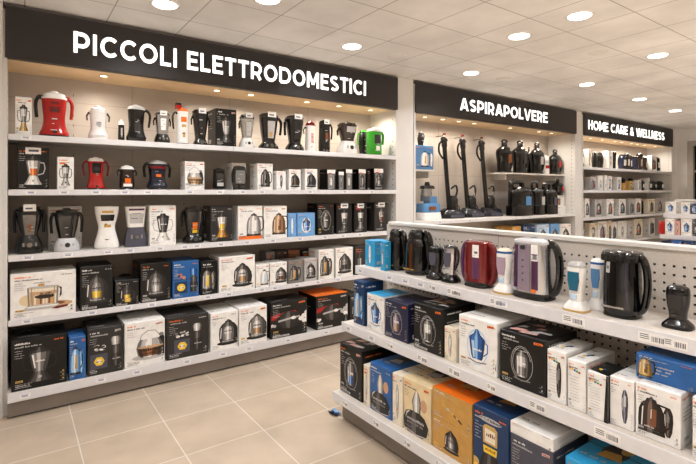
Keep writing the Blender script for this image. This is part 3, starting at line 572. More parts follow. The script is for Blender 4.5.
wbox(2, 264, 287, 206, 'white,kettle,tan,brown,tan,right', 'white box picturing a coffee brown pot, beside the white and orange box', .2, .05)
wbox(2, 288, 296.5, 213.5, 'lblue,shaver,white,gold,white,tiny', 'narrow light blue box, left of the other light blue one on the third shelf', .14, .06)
wbox(2, 297.5, 315, 213, 'lblue,pitcher,blue,slate,sky', 'light blue box picturing a dark blue jug, third shelf', .14, .05)
wbox(2, 317.5, 334, 203.5, 'ink,bottlejar,ink,grey,dgrey', 'black box with a single lamp-shaped jar print, left of four on the third shelf', .2, .05)
wbox(2, 336.5, 352, 203.5, 'ink,blender,dgrey,dgrey,white,tiny', 'black box with a white jug print, second of four on the third shelf', .2, .05, sticker=True)
wbox(2, 354, 367, 203.5, 'ink,blender,grey,dgrey,white,tiny', 'black box with a pale jug print, third of four on the third shelf', .2, .05, sticker=True)
wbox(2, 374.5, 388, 202.5, 'dgrey,blender,ink,brown,grey,tiny', 'black box with a brown tinted jug print, right end of the third shelf', .2, .05, sticker=True)
wbox(3, 10, 76, 272, 'white,glassbox,tan,brown,cream', 'large white box picturing a square glass coffee pot, left end of the fourth shelf', .26, .01)
wbox(3, 80, 113, 266, 'ink,machine,dgrey,yellow,grey,seam,strip', 'black box with machine print, right of the large white box on the fourth shelf', .28, .01)
wbox(3, 115, 139, 280, 'ink,machine,ink,yellow,dgrey,strip,badge', 'low black box with yellow badge, between two taller black ones on the fourth shelf', .2, .01)
wbox(3, 140.5, 171, 263, 'ink,machine,dgrey,lgrey,grey,seam,strip', 'black box with round pale print, left of the blue box on the fourth shelf', .3, .01)
wbox(3, 172.5, 199, 261, 'blue,panels,orange,yellow,blue,seam', 'bright blue box with yellow disc, fourth shelf', .28, .01)
wbox(3, 200.5, 217.5, 261, 'ink,duo,grey,yellow,lgrey,seam,tiny', 'narrow black box with green and grey print, right of the blue box', .24, .01)
wbox(3, 219, 255, 256, 'white,machine,dgrey,tan,lgrey,right', 'large white box picturing a dark domed coffee machine, middle of the fourth shelf', .26, .01)
wbox(3, 256, 269, 264.5, 'white,kettle,white,sky,lgrey,right', 'small white box with orange heading, left of a twin on the fourth shelf', .18, .01)
wbox(3, 270, 287, 262.5, 'white,machine,dgrey,brown,lgrey,right', 'small white box picturing a black coffee maker, fourth shelf', .18, .01)
wbox(3, 288.5, 303, 260.5, 'grey,duo,dgrey,amber,lgrey', 'small grey box with kettle print, fourth shelf', .18, .01)
wbox(3, 304.5, 317, 258.5, 'lgrey,machine,ink,grey,white', 'small pale grey box with a large black print, fourth shelf', .18, .01)
for l, r, t, sp, lb in ((266, 275, 251.5, 'grey,kettle,dgrey,lgrey,lgrey,tiny', 'plain grey box'), (276, 287, 250.5, 'dbrown,round,red,orange,lgrey', 'brown box with red streak'),
                        (288, 300, 250, 'brown,machine,ink,amber,lgrey,tiny', 'brown and black box'), (301, 316, 249, 'black,kettle,lgrey,white,grey,tiny', 'black and white box')):
    wbox(3, l, r, t, sp, lb+' standing behind the small boxes on the fourth shelf', .14, .24)
wbox(3, 319, 334, 249.5, 'white,duo,dgrey,amber,lgrey', 'white box with jug and shaver print, second white box from right end of fourth shelf', .2, .01)
wbox(3, 336, 353, 247.5, 'white,machine,dgrey,ink,grey', 'white box picturing a black oval coffee machine, right end of the fourth shelf', .24, .01)
wbox(3, 355, 365, 246.5, 'dgrey,kettle,ink,lgrey,grey,tiny', 'dark grey box partly hidden by the gondola, right end of the fourth shelf', .24, .02)
wbox(3, 366.5, 377, 246.5, 'dgrey,machine,ink,lgrey,grey,tiny', 'last dark grey box behind the blue gondola box, fourth shelf', .24, .02)
wbox(4, 11, 67, 337, 'ink,blender,dgrey,grey,grey', 'large black box picturing a steel jug, left end of the bottom shelf', .3, .02)
wbox(4, 69, 86, 337, 'blue,duo,lblue,amber,lblue,seam', 'small blue box beside the large black one on the bottom shelf', .22, .02)
wbox(4, 87.5, 123, 327.5, 'dgrey,panels,ink,yellow,grey', 'dark grey box with yellow square, left of the white glass kettle box', .3, .02)
wbox(4, 124.5, 165, 321, 'white,pot,brown,brown,lgrey,right', 'white box picturing a round glass kettle, bottom shelf', .34, .02)
wbox(4, 166.5, 208.5, 315.5, 'dgrey,panels,ink,yellow,grey', 'dark grey box with yellow square, right of the white glass kettle box', .34, .02)
wbox(4, 210.5, 238, 312, 'white,machine,dgrey,lgrey,silver,right', 'white box picturing a silver dome kettle, left of two alike on the bottom shelf', .34, .02)
wbox(4, 239, 267, 306.5, 'white,machine,grey,tan,silver,right', 'white box picturing a grey tilted kettle, right of two alike on the bottom shelf', .34, .02)
wbox(4, 270.5, 307, 300.5, 'black,round,lgrey,red,grey,strip', 'black box with red streak and black top, bottom shelf', .26, .02)
wbox(4, 316, 348, 294.5, 'black,round,lgrey,red,grey,strip,orangetop', 'black box with red streak and orange red top, bottom shelf', .34, .02)
wbox(4, 350, 362, 294.5, 'dgrey,machine,ink,lgrey,grey,tiny', 'grey box at the right end of the bottom shelf, behind the gondola end', .3, .03)
# ------------------------------------------------------------------ appliances
def part(o, name, fn, lab=None):
    b = MB(); fn(b); p = b.build(name, o)
    if lab: p['label'] = lab
    return p
def hloop(side, W, H, z0, z1, out, r, x0f=.42):      # points of a C handle on one side
    s = side; return smooth([(s*W*x0f*.86, 0, H*(z1-.03)), (s*(W*.42+out*.4), 0, H*(z1+.01)), (s*(W*.46+out*.9), 0, H*(z1-.06)), (s*(W*.48+out), 0, H*(z0*.4+z1*.6)), (s*(W*.48+out*.72), 0, H*z0)])
PROF = {'flare': [(.0, 1), (.06, 1), (.14, .9), (.3, .77), (.5, .74), (.75, .8), (1, .84)], 'jug': [(0, .62), (.1, .64), (.5, .8), (.9, .92), (1, .92)],
        'straight': [(0, .86), (.2, .86), (.6, .82), (1, .78)], 'hour': [(0, 1), (.1, .98), (.3, .8), (.5, .66), (.7, .82), (.9, .96), (1, .96)],
        'barrel': [(0, .8), (.3, .96), (.6, 1), (.85, .9), (1, .74)], 'taper': [(0, .7), (.5, .8), (1, .9)]}
GK = mat('gloss_black', '0A0909', .1, 0, 0, coat=.15)
def strap_pts(W, H, s): return smooth([(s*W*.2, 0, H*.93), (s*W*.42, 0, H*.935), (s*W*.58, 0, H*.86), (s*W*.665, 0, H*.66), (s*W*.665, 0, H*.4), (s*W*.58, 0, H*.17), (s*W*.44, 0, H*.09)])
def appliance(name, cat, label, loc, rz, W, H, prof, body, base='black', lid='black', bh=.1, lh=.08, handles='', hcol=None, n=2.4, dep=.85, panel=None, tagc=False, knob=True, spout=0, out=.22,
              bodym=None, group=None, extra=None, bandc=None, strap=0, hcol2=None):
    o = thing(name, label, cat, loc, rz, group); ry = W/2*dep; hcol = hcol or base; bm = bodym or plas(body)
    P = smooth(PROF[prof], 3); z0, z1 = H*bh, H*(1-lh)
    rb = PROF[prof][0][1] if bh < .2 else 1.0
    part(o, 'base', lambda b: b.loft([(0, W/2*.97*max(rb, .9), ry*.97*max(rb, .9)), (H*bh*.12, W/2*max(rb, .9), ry*max(rb, .9)), (H*bh*.5, W/2*max(rb*.95, .8), ry*max(rb*.95, .8)), (z0, W/2*P[0][1]*1.02, ry*P[0][1]*1.02)], plas(base), n))
    secs = [(z0+(z1-z0)*q, W/2*r, ry*r) for q, r in P]
    part(o, 'body', lambda b: b.loft(secs, bm, n, 28))
    rt = P[-1][1]
    def lf(b):
        b.loft([(z1+H*lh*a_, W/2*rt*c_, ry*rt*c_) for a_, c_ in ([(0, 1.03), (.45, 1.02), (.75, .85), (.82, .4)] if not knob else [(0, 1.04), (.22, 1.04), (.26, .9), (.6, .86), (.72, .7), (.78, .3)])], plas(lid), n)
        if not knob: b.loft([(z1+H*lh*.4, W/2*rt*1.02, ry*rt*1.02), (z1+H*lh*.7, W/2*rt*.92, ry*rt*.92), (z1+H*lh*.88, W/2*rt*.74, ry*rt*.74), (z1+H*lh*.97, W/2*rt*.5, ry*rt*.5), (H, W/2*rt*.2, ry*rt*.2)], plas(lid) if lid != 'black' else GK, n)
        if knob: b.loft([(z1+H*lh*.7, W*.16, W*.16), (z1+H*lh*.9, W*.15, W*.15), (H, W*.11, W*.11)], plas(lid))
    part(o, 'lid', lf)
    for c in handles:
        s = 1 if c in 'Rr' else -1; rr = [W*k*(1 if c in 'RL' else .7) for k in ([.085]*3+[.075]*4+[.065]*6+[.06]*10)][:17]
        part(o, 'handle', lambda b: b.tube(strap_pts(W, H, s) if strap else hloop(s, W, H, .42 if c in 'RL' else .56, .86 if c in 'RL' else .78, W*out*(1 if c in 'RL' else .7), 0), W*strap if strap else rr, GK if strap and hcol in ('black', 'ink') else plas(hcol2 if hcol2 and s < 0 else hcol), 12, 1.3))
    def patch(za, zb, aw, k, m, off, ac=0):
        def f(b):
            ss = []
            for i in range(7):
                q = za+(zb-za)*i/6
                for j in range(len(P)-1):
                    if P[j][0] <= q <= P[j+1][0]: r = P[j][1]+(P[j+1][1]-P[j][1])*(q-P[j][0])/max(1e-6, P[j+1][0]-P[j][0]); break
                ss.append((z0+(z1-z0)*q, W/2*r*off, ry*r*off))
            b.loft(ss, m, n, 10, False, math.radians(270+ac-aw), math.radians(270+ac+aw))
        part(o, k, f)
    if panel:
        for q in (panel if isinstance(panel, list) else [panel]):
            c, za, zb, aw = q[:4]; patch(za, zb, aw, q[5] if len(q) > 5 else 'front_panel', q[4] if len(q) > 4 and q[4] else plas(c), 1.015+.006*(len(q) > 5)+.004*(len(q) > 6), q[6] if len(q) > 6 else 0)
    Rp = random.Random(int(W*1e5)); lightb = body in ('white', 'cream', 'lgrey', 'silver')
    if group and 'HOME' not in group and not strap and 'gondola' not in group:      # bars painted in for glints and print on the body, dial on the base
        for k in range(3): za = Rp.uniform(.12, .7); patch(za, za+Rp.uniform(.012, .03), Rp.uniform(4, 11), 'label', plas(Rp.choice(('grey', 'slate') if lightb else ('lgrey', 'grey', 'silver'))), 1.027, Rp.uniform(-12, 12))
        if bh >= .16:
            yb = -ry*max(rb*.95, .8)
            part(o, 'dial', lambda b: b.add([(W*.1*math.cos(t*.5236), yb-.004+.0*e, H*bh*.5+W*.1*math.sin(t*.5236)) if e else (W*.1*math.cos(t*.5236), yb+.02, H*bh*.5+W*.1*math.sin(t*.5236)) for e in (0, 1) for t in range(12)],
                 [tuple(range(12, 24))[::-1]]+[(t, (t+1) % 12, 12+(t+1) % 12, 12+t) for t in range(12)], metl('grey') if base not in ('white', 'silver') else plas('dgrey')))
            for k in (-1, 1): part(o, 'button', lambda b: b.box(k*W*.22-W*.04, k*W*.22+W*.04, yb*.96-.003, yb*.8, H*bh*.42, H*bh*.62, plas('grey' if base not in ('white', 'silver') else 'lgrey'), .001))
        if body not in ('white',) and prof == 'flare': part(o, 'switch', lambda b: b.box(-W*.06, W*.06, -ry*1.03, -ry*.85, H*(bh+.03), H*(bh+.09), plas('black'), .001))
    if bandc: part(o, 'trim_band', lambda b: b.loft([(z0-.002, W/2*P[0][1]*1.03, ry*P[0][1]*1.03), (z0+H*.03, W/2*P[0][1]*1.03, ry*P[0][1]*1.03)], metl(bandc), n))
    if spout: part(o, 'spout', lambda b: b.tube([(spout*W*.34, 0, H*.74), (spout*W*.5, 0, H*.84), (spout*W*.58, 0, H*.88)], [W*.1, W*.08, W*.05], bm, 10))
    if tagc:
        def tf(b):
            y = -ry*rt*1.06; b.box(-W*.22, W*.22, y-.0015, y, H*.86, H*1.0, ink('white')); b.box(-W*.15, W*.1, y-.002, y-.0015, H*.9, H*.93, ink('slate'))
        part(o, 'price_sticker', tf, 'white price sticker')
    if extra: extra(o, W, H, ry)
    return o
def wapp(i, l, r, t, name, cat, label, prof, body, back=.12, **k):
    fy = FY+back; x0, x1 = XW(l, fy), XW(r, fy); z0 = wall_z(i)+.0006; return appliance(name, cat, label, ((x0+x1)/2, fy, z0), 0, x1-x0, zW((l+r)/2, t, fy)-z0, prof, body, group=ROWG[i], **k)
# top shelf
wapp(0, 39, 69, 91.5, 'electric_kettle', 'kettle', 'large red kettle with white lid, left part of the top shelf', 'flare', 'red', base='black', lid='white', lh=.18, bh=.05, handles='RL', hcol='red', hcol2='black', panel=[('dred', .62, .78, 22), ('dred', .84, .92, 14, None, 'label'), ('dgrey', .66, .7, 12, None, 'label')], out=.13)
wapp(0, 88, 108, 106, 'food_processor', 'processor', 'white food processor with dark side knobs, right of the large red kettle', 'flare', 'white', base='white', lid='white', lh=.22, bh=.12, handles='lr', hcol='black', panel=[('lgrey', .45, .6, 16)], out=.12)
wapp(0, 117.5, 125, 119.5, 'hand_blender', 'blender', 'slim black hand blender with white top, left of the black kettle on the top shelf', 'straight', 'black', lid='white', lh=.25, bh=.06, panel=[('lgrey', .3, .8, 12)])
wapp(0, 126, 146, 105, 'electric_kettle', 'kettle', 'black kettle with one handle, left part of the top shelf', 'flare', 'black', lh=.14, lid='lgrey', bh=.1, handles='R', bodym=GK, panel=[('dgrey', .2, .7, 18)], tagc=False)
wapp(0, 154, 170, 111.5, 'coffee_grinder', 'grinder', 'black and silver grinder with white tag, between black kettle and white orange juicer', 'taper', 'silver', bh=.3, lh=.12, lid='dgrey', handles='lr', bodym=metl('silver'), panel=[('white', .2, .8, 20)], tagc=True, out=.06)
wapp(0, 175.5, 189.5, 108, 'juicer', 'juicer', 'white juicer with orange print and dark red top on the top shelf', 'straight', 'white', base='dgrey', lid='orange', bh=.05, lh=.1, handles='L', hcol='black', panel=[('orange', .66, .82, 24), ('gold', .5, .58, 18, None, 'label'), ('gold', .18, .34, 9, None, 'label')],
     extra=lambda o, W, H, ry: part(o, 'top_button', lambda b: (b.box(-W*.5, -W*.1, -.02, .02, H*.96, H*1.06, plas('red'), .003), b.box(-W*.5, -W*.12, -.02, .02, H*1.06, H*1.12, plas('black'), .003))))
wapp(0, 192, 208.5, 109, 'blender', 'blender', 'black blender with white tag, left of the big black box on the top shelf', 'jug', 'black', bh=.18, lh=.1, bodym=SMOKE, handles='lr', tagc=True, out=.1, panel=[('dgrey', .15, .85, 24)])
wapp(0, 239.5, 254, 113.5, 'blender', 'blender', 'white blender with clear jug, right of the big black box on the top shelf', 'jug', 'white', base='white', bh=.3, lh=.14, lid='black', bodym=GLASS, handles='l', hcol='black', tagc=True, panel=[('lgrey', .1, .8, 20)], out=.08)
wapp(0, 259, 277.5, 113, 'blender', 'blender', 'black blender with one handle, middle of the top shelf', 'jug', 'black', bh=.2, lh=.1, bodym=SMOKE, handles='R', tagc=True, panel=[('lgrey', .15, .8, 22), ('gold', .2, .4, 8, None, 'label')])
wapp(0, 286, 303, 115, 'blender', 'blender', 'wide black blender with left handle, right of the single-handled blender on the top shelf', 'jug', 'black', bh=.22, lh=.1, bodym=SMOKE, handles='L', tagc=True, panel=[('dgrey', .15, .9, 30)], out=.1)
wapp(0, 305, 315.5, 121, 'milk_frother', 'frother', 'white frother with red brown top, on the top shelf', 'straight', 'white', base='white', lid='dred', bh=.05, lh=.16, handles='l', hcol='black', panel=[('pink', .3, .7, 14)])
wapp(0, 318.5, 330, 120, 'coffee_maker', 'coffee maker', 'slim black coffee maker with one handle, left of the white mixer on the top shelf', 'straight', 'black', bh=.16, lh=.1, handles='R', tagc=True, panel=[('brown', .3, .6, 12)], out=.18)
wapp(0, 338.5, 355.5, 122, 'stand_mixer', 'mixer', 'white based mixer with dark jug, left of the green kettle on the top shelf', 'jug', 'dbrown', base='white', bh=.4, lh=.12, lid='dbrown', handles='l', hcol='dbrown', bodym=mat('gloss_brown', '2F2522', .1, 0, 0, coat=.3), panel=[('lgrey', .55, .9, 30)], out=.12)
wapp(0, 359.5, 366.5, 130, 'electric_kettle', 'kettle', 'small dark green jug half behind the green kettle', 'barrel', 'ink', back=.32, lid='green', bh=.06, handles='L', hcol='green', out=.25)
wapp(0, 366.5, 381, 128, 'electric_kettle', 'kettle', 'bright green kettle with white lid, right end of the top shelf', 'straight', 'green', base='green', lid='white', bh=.06, lh=.14, handles='R', hcol='green', panel=[('dgrey', .45, .85, 26), ('white', .15, .35, 12, None, 'label')], out=.16)
# second shelf
wapp(1, 86.5, 105, 157, 'electric_kettle', 'kettle', 'red kettle with dark front panel, left part of the second shelf', 'flare', 'red', base='black', lid='white', lh=.14, bh=.05, handles='RL', hcol='dred', panel=[('ink', .55, .95, 34), ('dgrey', .66, .8, 20, None, 'label')], out=.2)
wapp(1, 118, 135.5, 165, 'coffee_grinder', 'grinder', 'small red and black grinder with white lid, between red and navy kettles', 'straight', 'dred', lid='white', lh=.18, bh=.1, handles='lr', hcol='black', bodym=SMOKE, panel=[('dbrown', .35, .9, 40), ('orange', .2, .5, 18, None, 'label'), ('white', .05, .2, 30, None, 'label')], out=.1)
wapp(1, 146.5, 167.5, 160, 'electric_kettle', 'kettle', 'navy kettle with orange label and two handles, second shelf', 'flare', 'night', lid='lgrey', lh=.14, bh=.08, handles='RL', hcol='ink', panel=[('orange', .45, .56, 14), ('dred', .8, .9, 60, None, 'label')], out=.14)
wapp(1, 212.5, 225, 168, 'coffee_machine', 'coffee machine', 'small black coffee machine standing alone in the middle of the second shelf', 'straight', 'black', bh=.1, lh=.14, n=4, handles='', panel=[('dgrey', .3, .85, 26), ('lgrey', .1, .3, 20, None, 'drip_tray')], bodym=GK)
wapp(1, 231.5, 247, 166, 'coffee_machine', 'coffee machine', 'black oval machine with grey window, in front of a white box on the second shelf', 'barrel', 'black', back=.07, bh=.1, lh=.06, dep=.45, knob=False, panel=[('grey', .2, .85, 34)])
# third shelf
wapp(2, 15, 43.5, 204, 'blender', 'blender', 'black blender with clear jug and two handles, left end of the third shelf', 'jug', 'black', bh=.36, lh=.18, bodym=GK, handles='RL', tagc=True, out=.04, n=2.6, panel=[('grey', .03, .92, 24, mat('jug_window', '6E6862', .12, 0, .25, 14), 'jug_window'), ('brown', .1, .5, 7, None, 'label')])
wapp(2, 53, 80, 208, 'blender', 'blender', 'blender with silver base, smoky jug and black handles on the third shelf', 'jug', 'black', base='silver', bh=.3, lh=.14, bodym=SMOKE, handles='RL', hcol='black', out=.1)
wapp(2, 94, 119, 206, 'coffee_grinder', 'grinder', 'white hourglass shaped grinder with black print, third shelf', 'hour', 'white', base='white', lid='white', bh=.03, lh=.03, knob=False, dep=.7, panel=[('ink', .66, .82, 34), ('amber', .5, .57, 20, None, 'label'), ('gold', .86, .92, 24, None, 'label')])
wapp(2, 124, 146.5, 206, 'coffee_machine', 'coffee machine', 'white coffee machine with grey trapezoid base, third shelf', 'taper', 'white', base='slate', lid='white', bh=.48, lh=.04, n=5, dep=.7, knob=False, panel=[('lgrey', .2, .7, 30), ('purple', .86, .96, 30, None, 'label')])
wapp(2, 183, 203, 206, 'blender', 'blender', 'black blender with orange and yellow marks on its jug, middle of the third shelf', 'jug', 'black', bh=.22, lh=.1, bodym=SMOKE, handles='RL', out=.08, n=3, panel=[('dgrey', .05, .9, 34), ('orange', .22, .5, 10, None, 'label'), ('yellow', .08, .2, 12, None, 'label')])  # orange and yellow patches of plain colour on the jug front
wapp(3, 116, 133, 273.5, 'coffee_tin', 'tin', 'dark round tin behind the low black box on the fourth shelf', 'straight', 'ink', back=.32, base='ink', lid='dgrey', bh=.05, lh=.12, n=2, panel=[('lgrey', .7, .9, 40)])
# ------------------------------------------------------------------ vacuum bay
ZC = 1.146; ZU = 1.755
def wshelf(x0, x1, fy, label):
    o = thing('bracket_shelf', label, 'shelf', ((x0+x1)/2, fy, ZU)); W = (x1-x0)/2
    part(o, 'board', lambda b: b.box(-W, W, 0, BYK-fy-.002, -.022, 0, SHELF, .002))
    for s in (-.8, .8): part(o, 'bracket', lambda b: b.prism([(s*W-.004, -.10), (s*W+.004, -.10), (s*W+.004, -.022), (s*W-.004, -.022)], .05, BYK-fy-.002, SHELF))
YU = 4.02
wshelf(3.70, XW(434.5, YU), YU, 'short white bracket shelf under the blue box, left of the stick vacuums')
wshelf(XW(495, 4.14), 7.09, YU, 'long white bracket shelf carrying vacuum canisters, right side of the ASPIRAPOLVERE bay')
GV = 'vacuum cleaners under the ASPIRAPOLVERE sign'
x0, x1 = XW(415.5, 4.02), XW(433.5, 4.02); h_ = zW(424, 145.5, 4.02)-ZU
carton(((x0+x1)/2, 4.12, ZU+.0006), 0, x1-x0, .2, h_, 'steel,duo,white,gold,white,right', 'blue box with a white picture, on the short shelf left of the stick vacuums', GV)
appliance('hand_vacuum', 'vacuum', 'black hand vacuum nozzle standing on the blue box, upper left of the vacuum bay', ((x0+x1)/2+.03, 4.12, ZU+h_+.0012), 0, .085, zW(421, 131, 4.1)-ZU-h_, 'barrel', 'black', bh=.1, lh=.3, handles='R', n=2, group=GV)
def steam():
    xa, xb = XW(418, 4.05), XW(438, 4.05); W = xb-xa; H = zW(425, 182, 4.05)-ZC
    o = thing('steam_cleaner', 'blue and white steam cleaner with black top, on the counter beside the stick vacuums', 'steam cleaner', ((xa+xb)/2, 4.05, ZC+.0006), 0, GV)
    part(o, 'base', lambda b: b.loft([(0, W*.5, .1), (H*.06, W*.5, .1), (H*.2, W*.46, .09)], plas('white'), 4))
    part(o, 'tank', lambda b: (b.loft([(H*.2, W*.45, .09), (H*.42, W*.44, .085), (H*.44, W*.4, .08)], plas('steel'), 4), b.loft([(H*.44, W*.22, .07, W*.12, 0), (H*.62, W*.2, .07, W*.12, 0)], plas('steel'), 3)))
    part(o, 'clear_tank', lambda b: b.loft([(H*.5, W*.2, .06, -W*.1, 0), (H*.82, W*.18, .055, -W*.08, 0)], GLASS, 3))
    part(o, 'lid', lambda b: b.loft([(H*.82, W*.3, .065, -W*.05, 0), (H*.9, W*.25, .06, -W*.05, 0), (H*.92, W*.1, .03, -W*.05, 0), (H, W*.07, .02, -W*.05, 0)], plas('black'), 3))
    part(o, 'front_panel', lambda b: b.box(-W*.2, W*.1, -.098, -.088, H*.26, H*.36, plas('brown'), .002))
steam()
def stick(ptop, pbot, pl, pr, ttop, label):
    y = 4.16; xb = XW(pbot, y); o = thing('stick_vacuum', label, 'vacuum', (xb, y, ZC+.0006), 0, GV); H = zW(ptop, ttop, y)-ZC; dx = XW(ptop, y)-xb; wl, wr = XW(pl, y)-xb, XW(pr, y)-xb; K = plas('black')
    part(o, 'floor_head', lambda b: b.loft([(0, (wr-wl)/2, .1, (wl+wr)/2, -.03), (.05, (wr-wl)/2, .1, (wl+wr)/2, -.03), (.10, (wr-wl)/2*.84, .08, (wl+wr)/2, -.02), (.125, (wr-wl)*.25, .05, 0, -.01)], mat('blue_black_gloss', '14151F', .12), 3.2))
    part(o, 'front_strip', lambda b: b.box((wl+wr)/2-(wr-wl)*.3, (wl+wr)/2+(wr-wl)*.34, -.136, -.124, .012, .05, plas('slate'), .003))
    part(o, 'pole', lambda b: b.tube([(0, 0, .08), (dx*.5, 0, H*.5), (dx*.9, 0, H*.86)], [.032, .028, .03], K, 12))
    part(o, 'motor_body', lambda b: b.loft([(.10, .062, .05, .03, -.03), (.24, .066, .05, .03, -.03), (.29, .045, .04, .03, -.02)], K, 3))
    part(o, 'hose', lambda b: b.tube(smooth([(.07, -.03, .26), (.11, -.03, .34), (.09, -.03, .42), (.02, -.01, .38)]), .013, K, 8))
    part(o, 'cable', lambda b: b.tube(smooth([(.07, -.04, .16), (.12, -.05, .15), (.15, -.06, .05)]), .006, K, 6))
    part(o, 'grip', lambda b: b.tube(smooth([(dx*.84, 0, H*.8), (dx*.93, 0, H*.9), (dx, 0, H*.97), (dx+.01, 0, H*.99)]), [.03]*4+[.038]*4+[.045, .048, .05, .044, .03], K, 12))
    part(o, 'handle', lambda b: b.tube(smooth([(dx-.02, 0, H*.97), (dx-.085, 0, H*.92), (dx-.09, 0, H*.82), (dx-.02, 0, H*.74)]), .013, K, 8))
    part(o, 'side_bracket', lambda b: b.tube(smooth([(dx+.03, .02, H*.9), (dx+.08, .03, H*.88), (dx+.085, .03, H*.78)]), .006, metl('lgrey'), 6))
    k = thing('wall_hook', 'small red tipped hook above the %s' % label.split(' of')[0].replace('black ', ''), 'hook', (xb+dx, BYK, ZC+H+.03), 0, 'wall hooks above the stick vacuums')
    part(k, 'hook_arm', lambda b: b.tube([(0, -.001, 0), (0, -.1, 0), (0, -.14, .015)], .006, metl('grey'), 8)); part(k, 'tip', lambda b: b.loft([(0.01, .022, .012, 0, -.145), (.03, .022, .012, 0, -.145)], plas('dred'), 3))
stick(444, 449.5, 439, 460, 138, 'leftmost stick vacuum of the three standing on the counter, black')
stick(462.5, 468, 460.5, 479.5, 139.5, 'middle stick vacuum of the three standing on the counter, black')
stick(481.5, 487, 479.8, 498, 141.5, 'right stick vacuum of the three standing on the counter, black')
def canister(l, r, t, z0, y, label, kind='shoulder', acc='dgrey'):
    xa, xb = XW(l, y), XW(r, y); W = xb-xa; H = zW((l+r)/2, t, y)-z0; K = GK; o = thing('vacuum_canister', label, 'vacuum', ((xa+xb)/2, y, z0+.0006), 0, GV); ry = min(W*.42, .075 if z0 == ZU else .11)
    if kind == 'shoulder':
        part(o, 'base', lambda b: b.loft([(0, W*.42, ry*.9), (H*.05, W*.43, ry*.92)], plas('dgrey'), 3))
        part(o, 'body', lambda b: b.loft([(q*H, W*s*.5, ry*s) for q, s in smooth([(.05, .82), (.3, .86), (.5, .98), (.66, .98), (.76, .66), (.82, .34)], 3)], K, 2.5))
        part(o, 'neck', lambda b: b.loft([(H*.8, W*.14, W*.12), (H*.86, W*.15, W*.13), (H*.93, W*.13, W*.11)], plas('dgrey')))
        part(o, 'handle', lambda b: b.tube(smooth([(-W*.2, 0, H*.93), (-W*.1, 0, H*.99), (W*.1, 0, H*.99), (W*.22, 0, H*.94)]), W*.04, plas('black'), 8))
    else:
        part(o, 'base', lambda b: b.loft([(0, W*.5, ry), (H*.28, W*.5, ry), (H*.3, W*.46, ry*.95)], K, 3.5))
        part(o, 'body', lambda b: b.loft([(q*H, W*s*.5, ry*s) for q, s in smooth([(.3, .9), (.6, .9), (.74, .84), (.82, .5)], 3)], K, 2.8))
        part(o, 'handle', lambda b: b.tube(smooth([(-W*.4, 0, H*.7), (-W*.42, 0, H*.94), (-W*.2, 0, H*.985), (W*.05, 0, H*.97), (W*.1, 0, H*.8)]), W*.075, plas('black'), 8))
    part(o, 'front_label', lambda b: b.box(-W*.02, W*.22, -ry*1.02-.002, -ry*.9, H*.3, H*.55, plas(acc), .002))
    part(o, 'hose', lambda b: b.tube(smooth([(W*.2, -ry*.8, H*.12), (W*.34, -ry*.8, H*.35), (W*.3, -ry*.75, H*.6), (W*.14, -ry*.5, H*.76)]), W*.045, plas('dgrey'), 8))
canister(497.5, 511, 140, ZU, 4.10, 'black shouldered vacuum canister with brown label, left end of the upper bracket shelf', acc='brown')
canister(513.5, 526, 141, ZU, 4.10, 'tall black vacuum canister, second on the upper bracket shelf')
canister(527, 530.5, 147, ZU, 4.235, 'dark canister half hidden behind, third on the upper bracket shelf', acc='brown')
canister(531.5, 542, 143, ZU, 4.10, 'black vacuum canister with pale label, fourth on the upper bracket shelf', acc='lgrey')
appliance('spray_bottle', 'bottle', 'white and red bottle between canisters on the upper bracket shelf', (XW(545.4, 4.09), 4.09, ZU+.0006), 0, XW(548, 4.09)-XW(542.9, 4.09), zW(545, 155.5, 4.09)-ZU, 'straight', 'white', base='white', lid='white', bh=.04, lh=.1, panel=[('red', .3, .5, 50), ('lgrey', .6, .8, 50, None, 'label')], group=GV)
canister(550.3, 559.5, 150, ZU, 4.10, 'short black canister with red label, right end of the upper bracket shelf', acc='red')
canister(509.5, 530, 181, ZC, 3.99, 'large black wet vacuum with loop handle, left of three on the counter', 'loop', 'steel')
canister(531.2, 541, 182, ZC, 4.0, 'black wet vacuum with loop handle, middle of three on the counter', 'loop', 'lgrey')
canister(542.5, 553.5, 183.5, ZC, 3.99, 'black wet vacuum with loop handle, right of three on the counter', 'loop', 'slate')
xa, xb = XW(554, 4.0), XW(567, 4.0); z1 = zW(560, 206.5, 4.0)-ZC
carton(((xa+xb)/2, 4.11, ZC+.0006), 0, xb-xa, .2, z1, 'white,none,grey,grey,lgrey,tiny', 'low white box at the right end of the vacuum counter', GV)
hx = (xb-xa)/4; zt = zW(560, 195.5, 4.05)-ZC-z1
carton(((xa+xb)/2, 4.11, ZC+z1+.0012), 0, xb-xa-.02, .16, zt, 'white,kettle,ink,orange,dgrey', 'white box with dark print stacked on the low white box at the vacuum counter', GV)
canister(554.5, 561, 179.5, ZC+z1+zt+.0006, 4.07, 'black handheld vacuum with red label on the stacked white boxes, left of a pair', acc='red')
canister(561.5, 567.5, 181.5, ZC+z1+zt+.0006, 4.07, 'black handheld vacuum with orange label on the stacked white boxes, right of a pair', acc='orange')
for k, (l, r, t, sp) in enumerate(((512, 521, 226.5, 'amber'), (523, 535, 225.5, 'dblue'), (537, 549, 224.5, 'sky'), (551, 559, 224, 'lblue'), (560.5, 571, 224, 'white'))):
    y = 3.9; xa, xb = XW(l, y), XW(r, y)
    carton(((xa+xb)/2, y+.14, .6606), 0, xb-xa, .28, zW((l+r)/2, t, y)-.66, sp+',machine,dgrey,amber,lgrey', '%s box low under the vacuum counter behind the gondola, %s from the left' % ({'amber': 'amber', 'dblue': 'dark blue', 'sky': 'pale blue', 'lblue': 'light blue', 'white': 'white'}[sp], ('first', 'second', 'third', 'fourth', 'fifth')[k]), 'boxes under the vacuum counter')
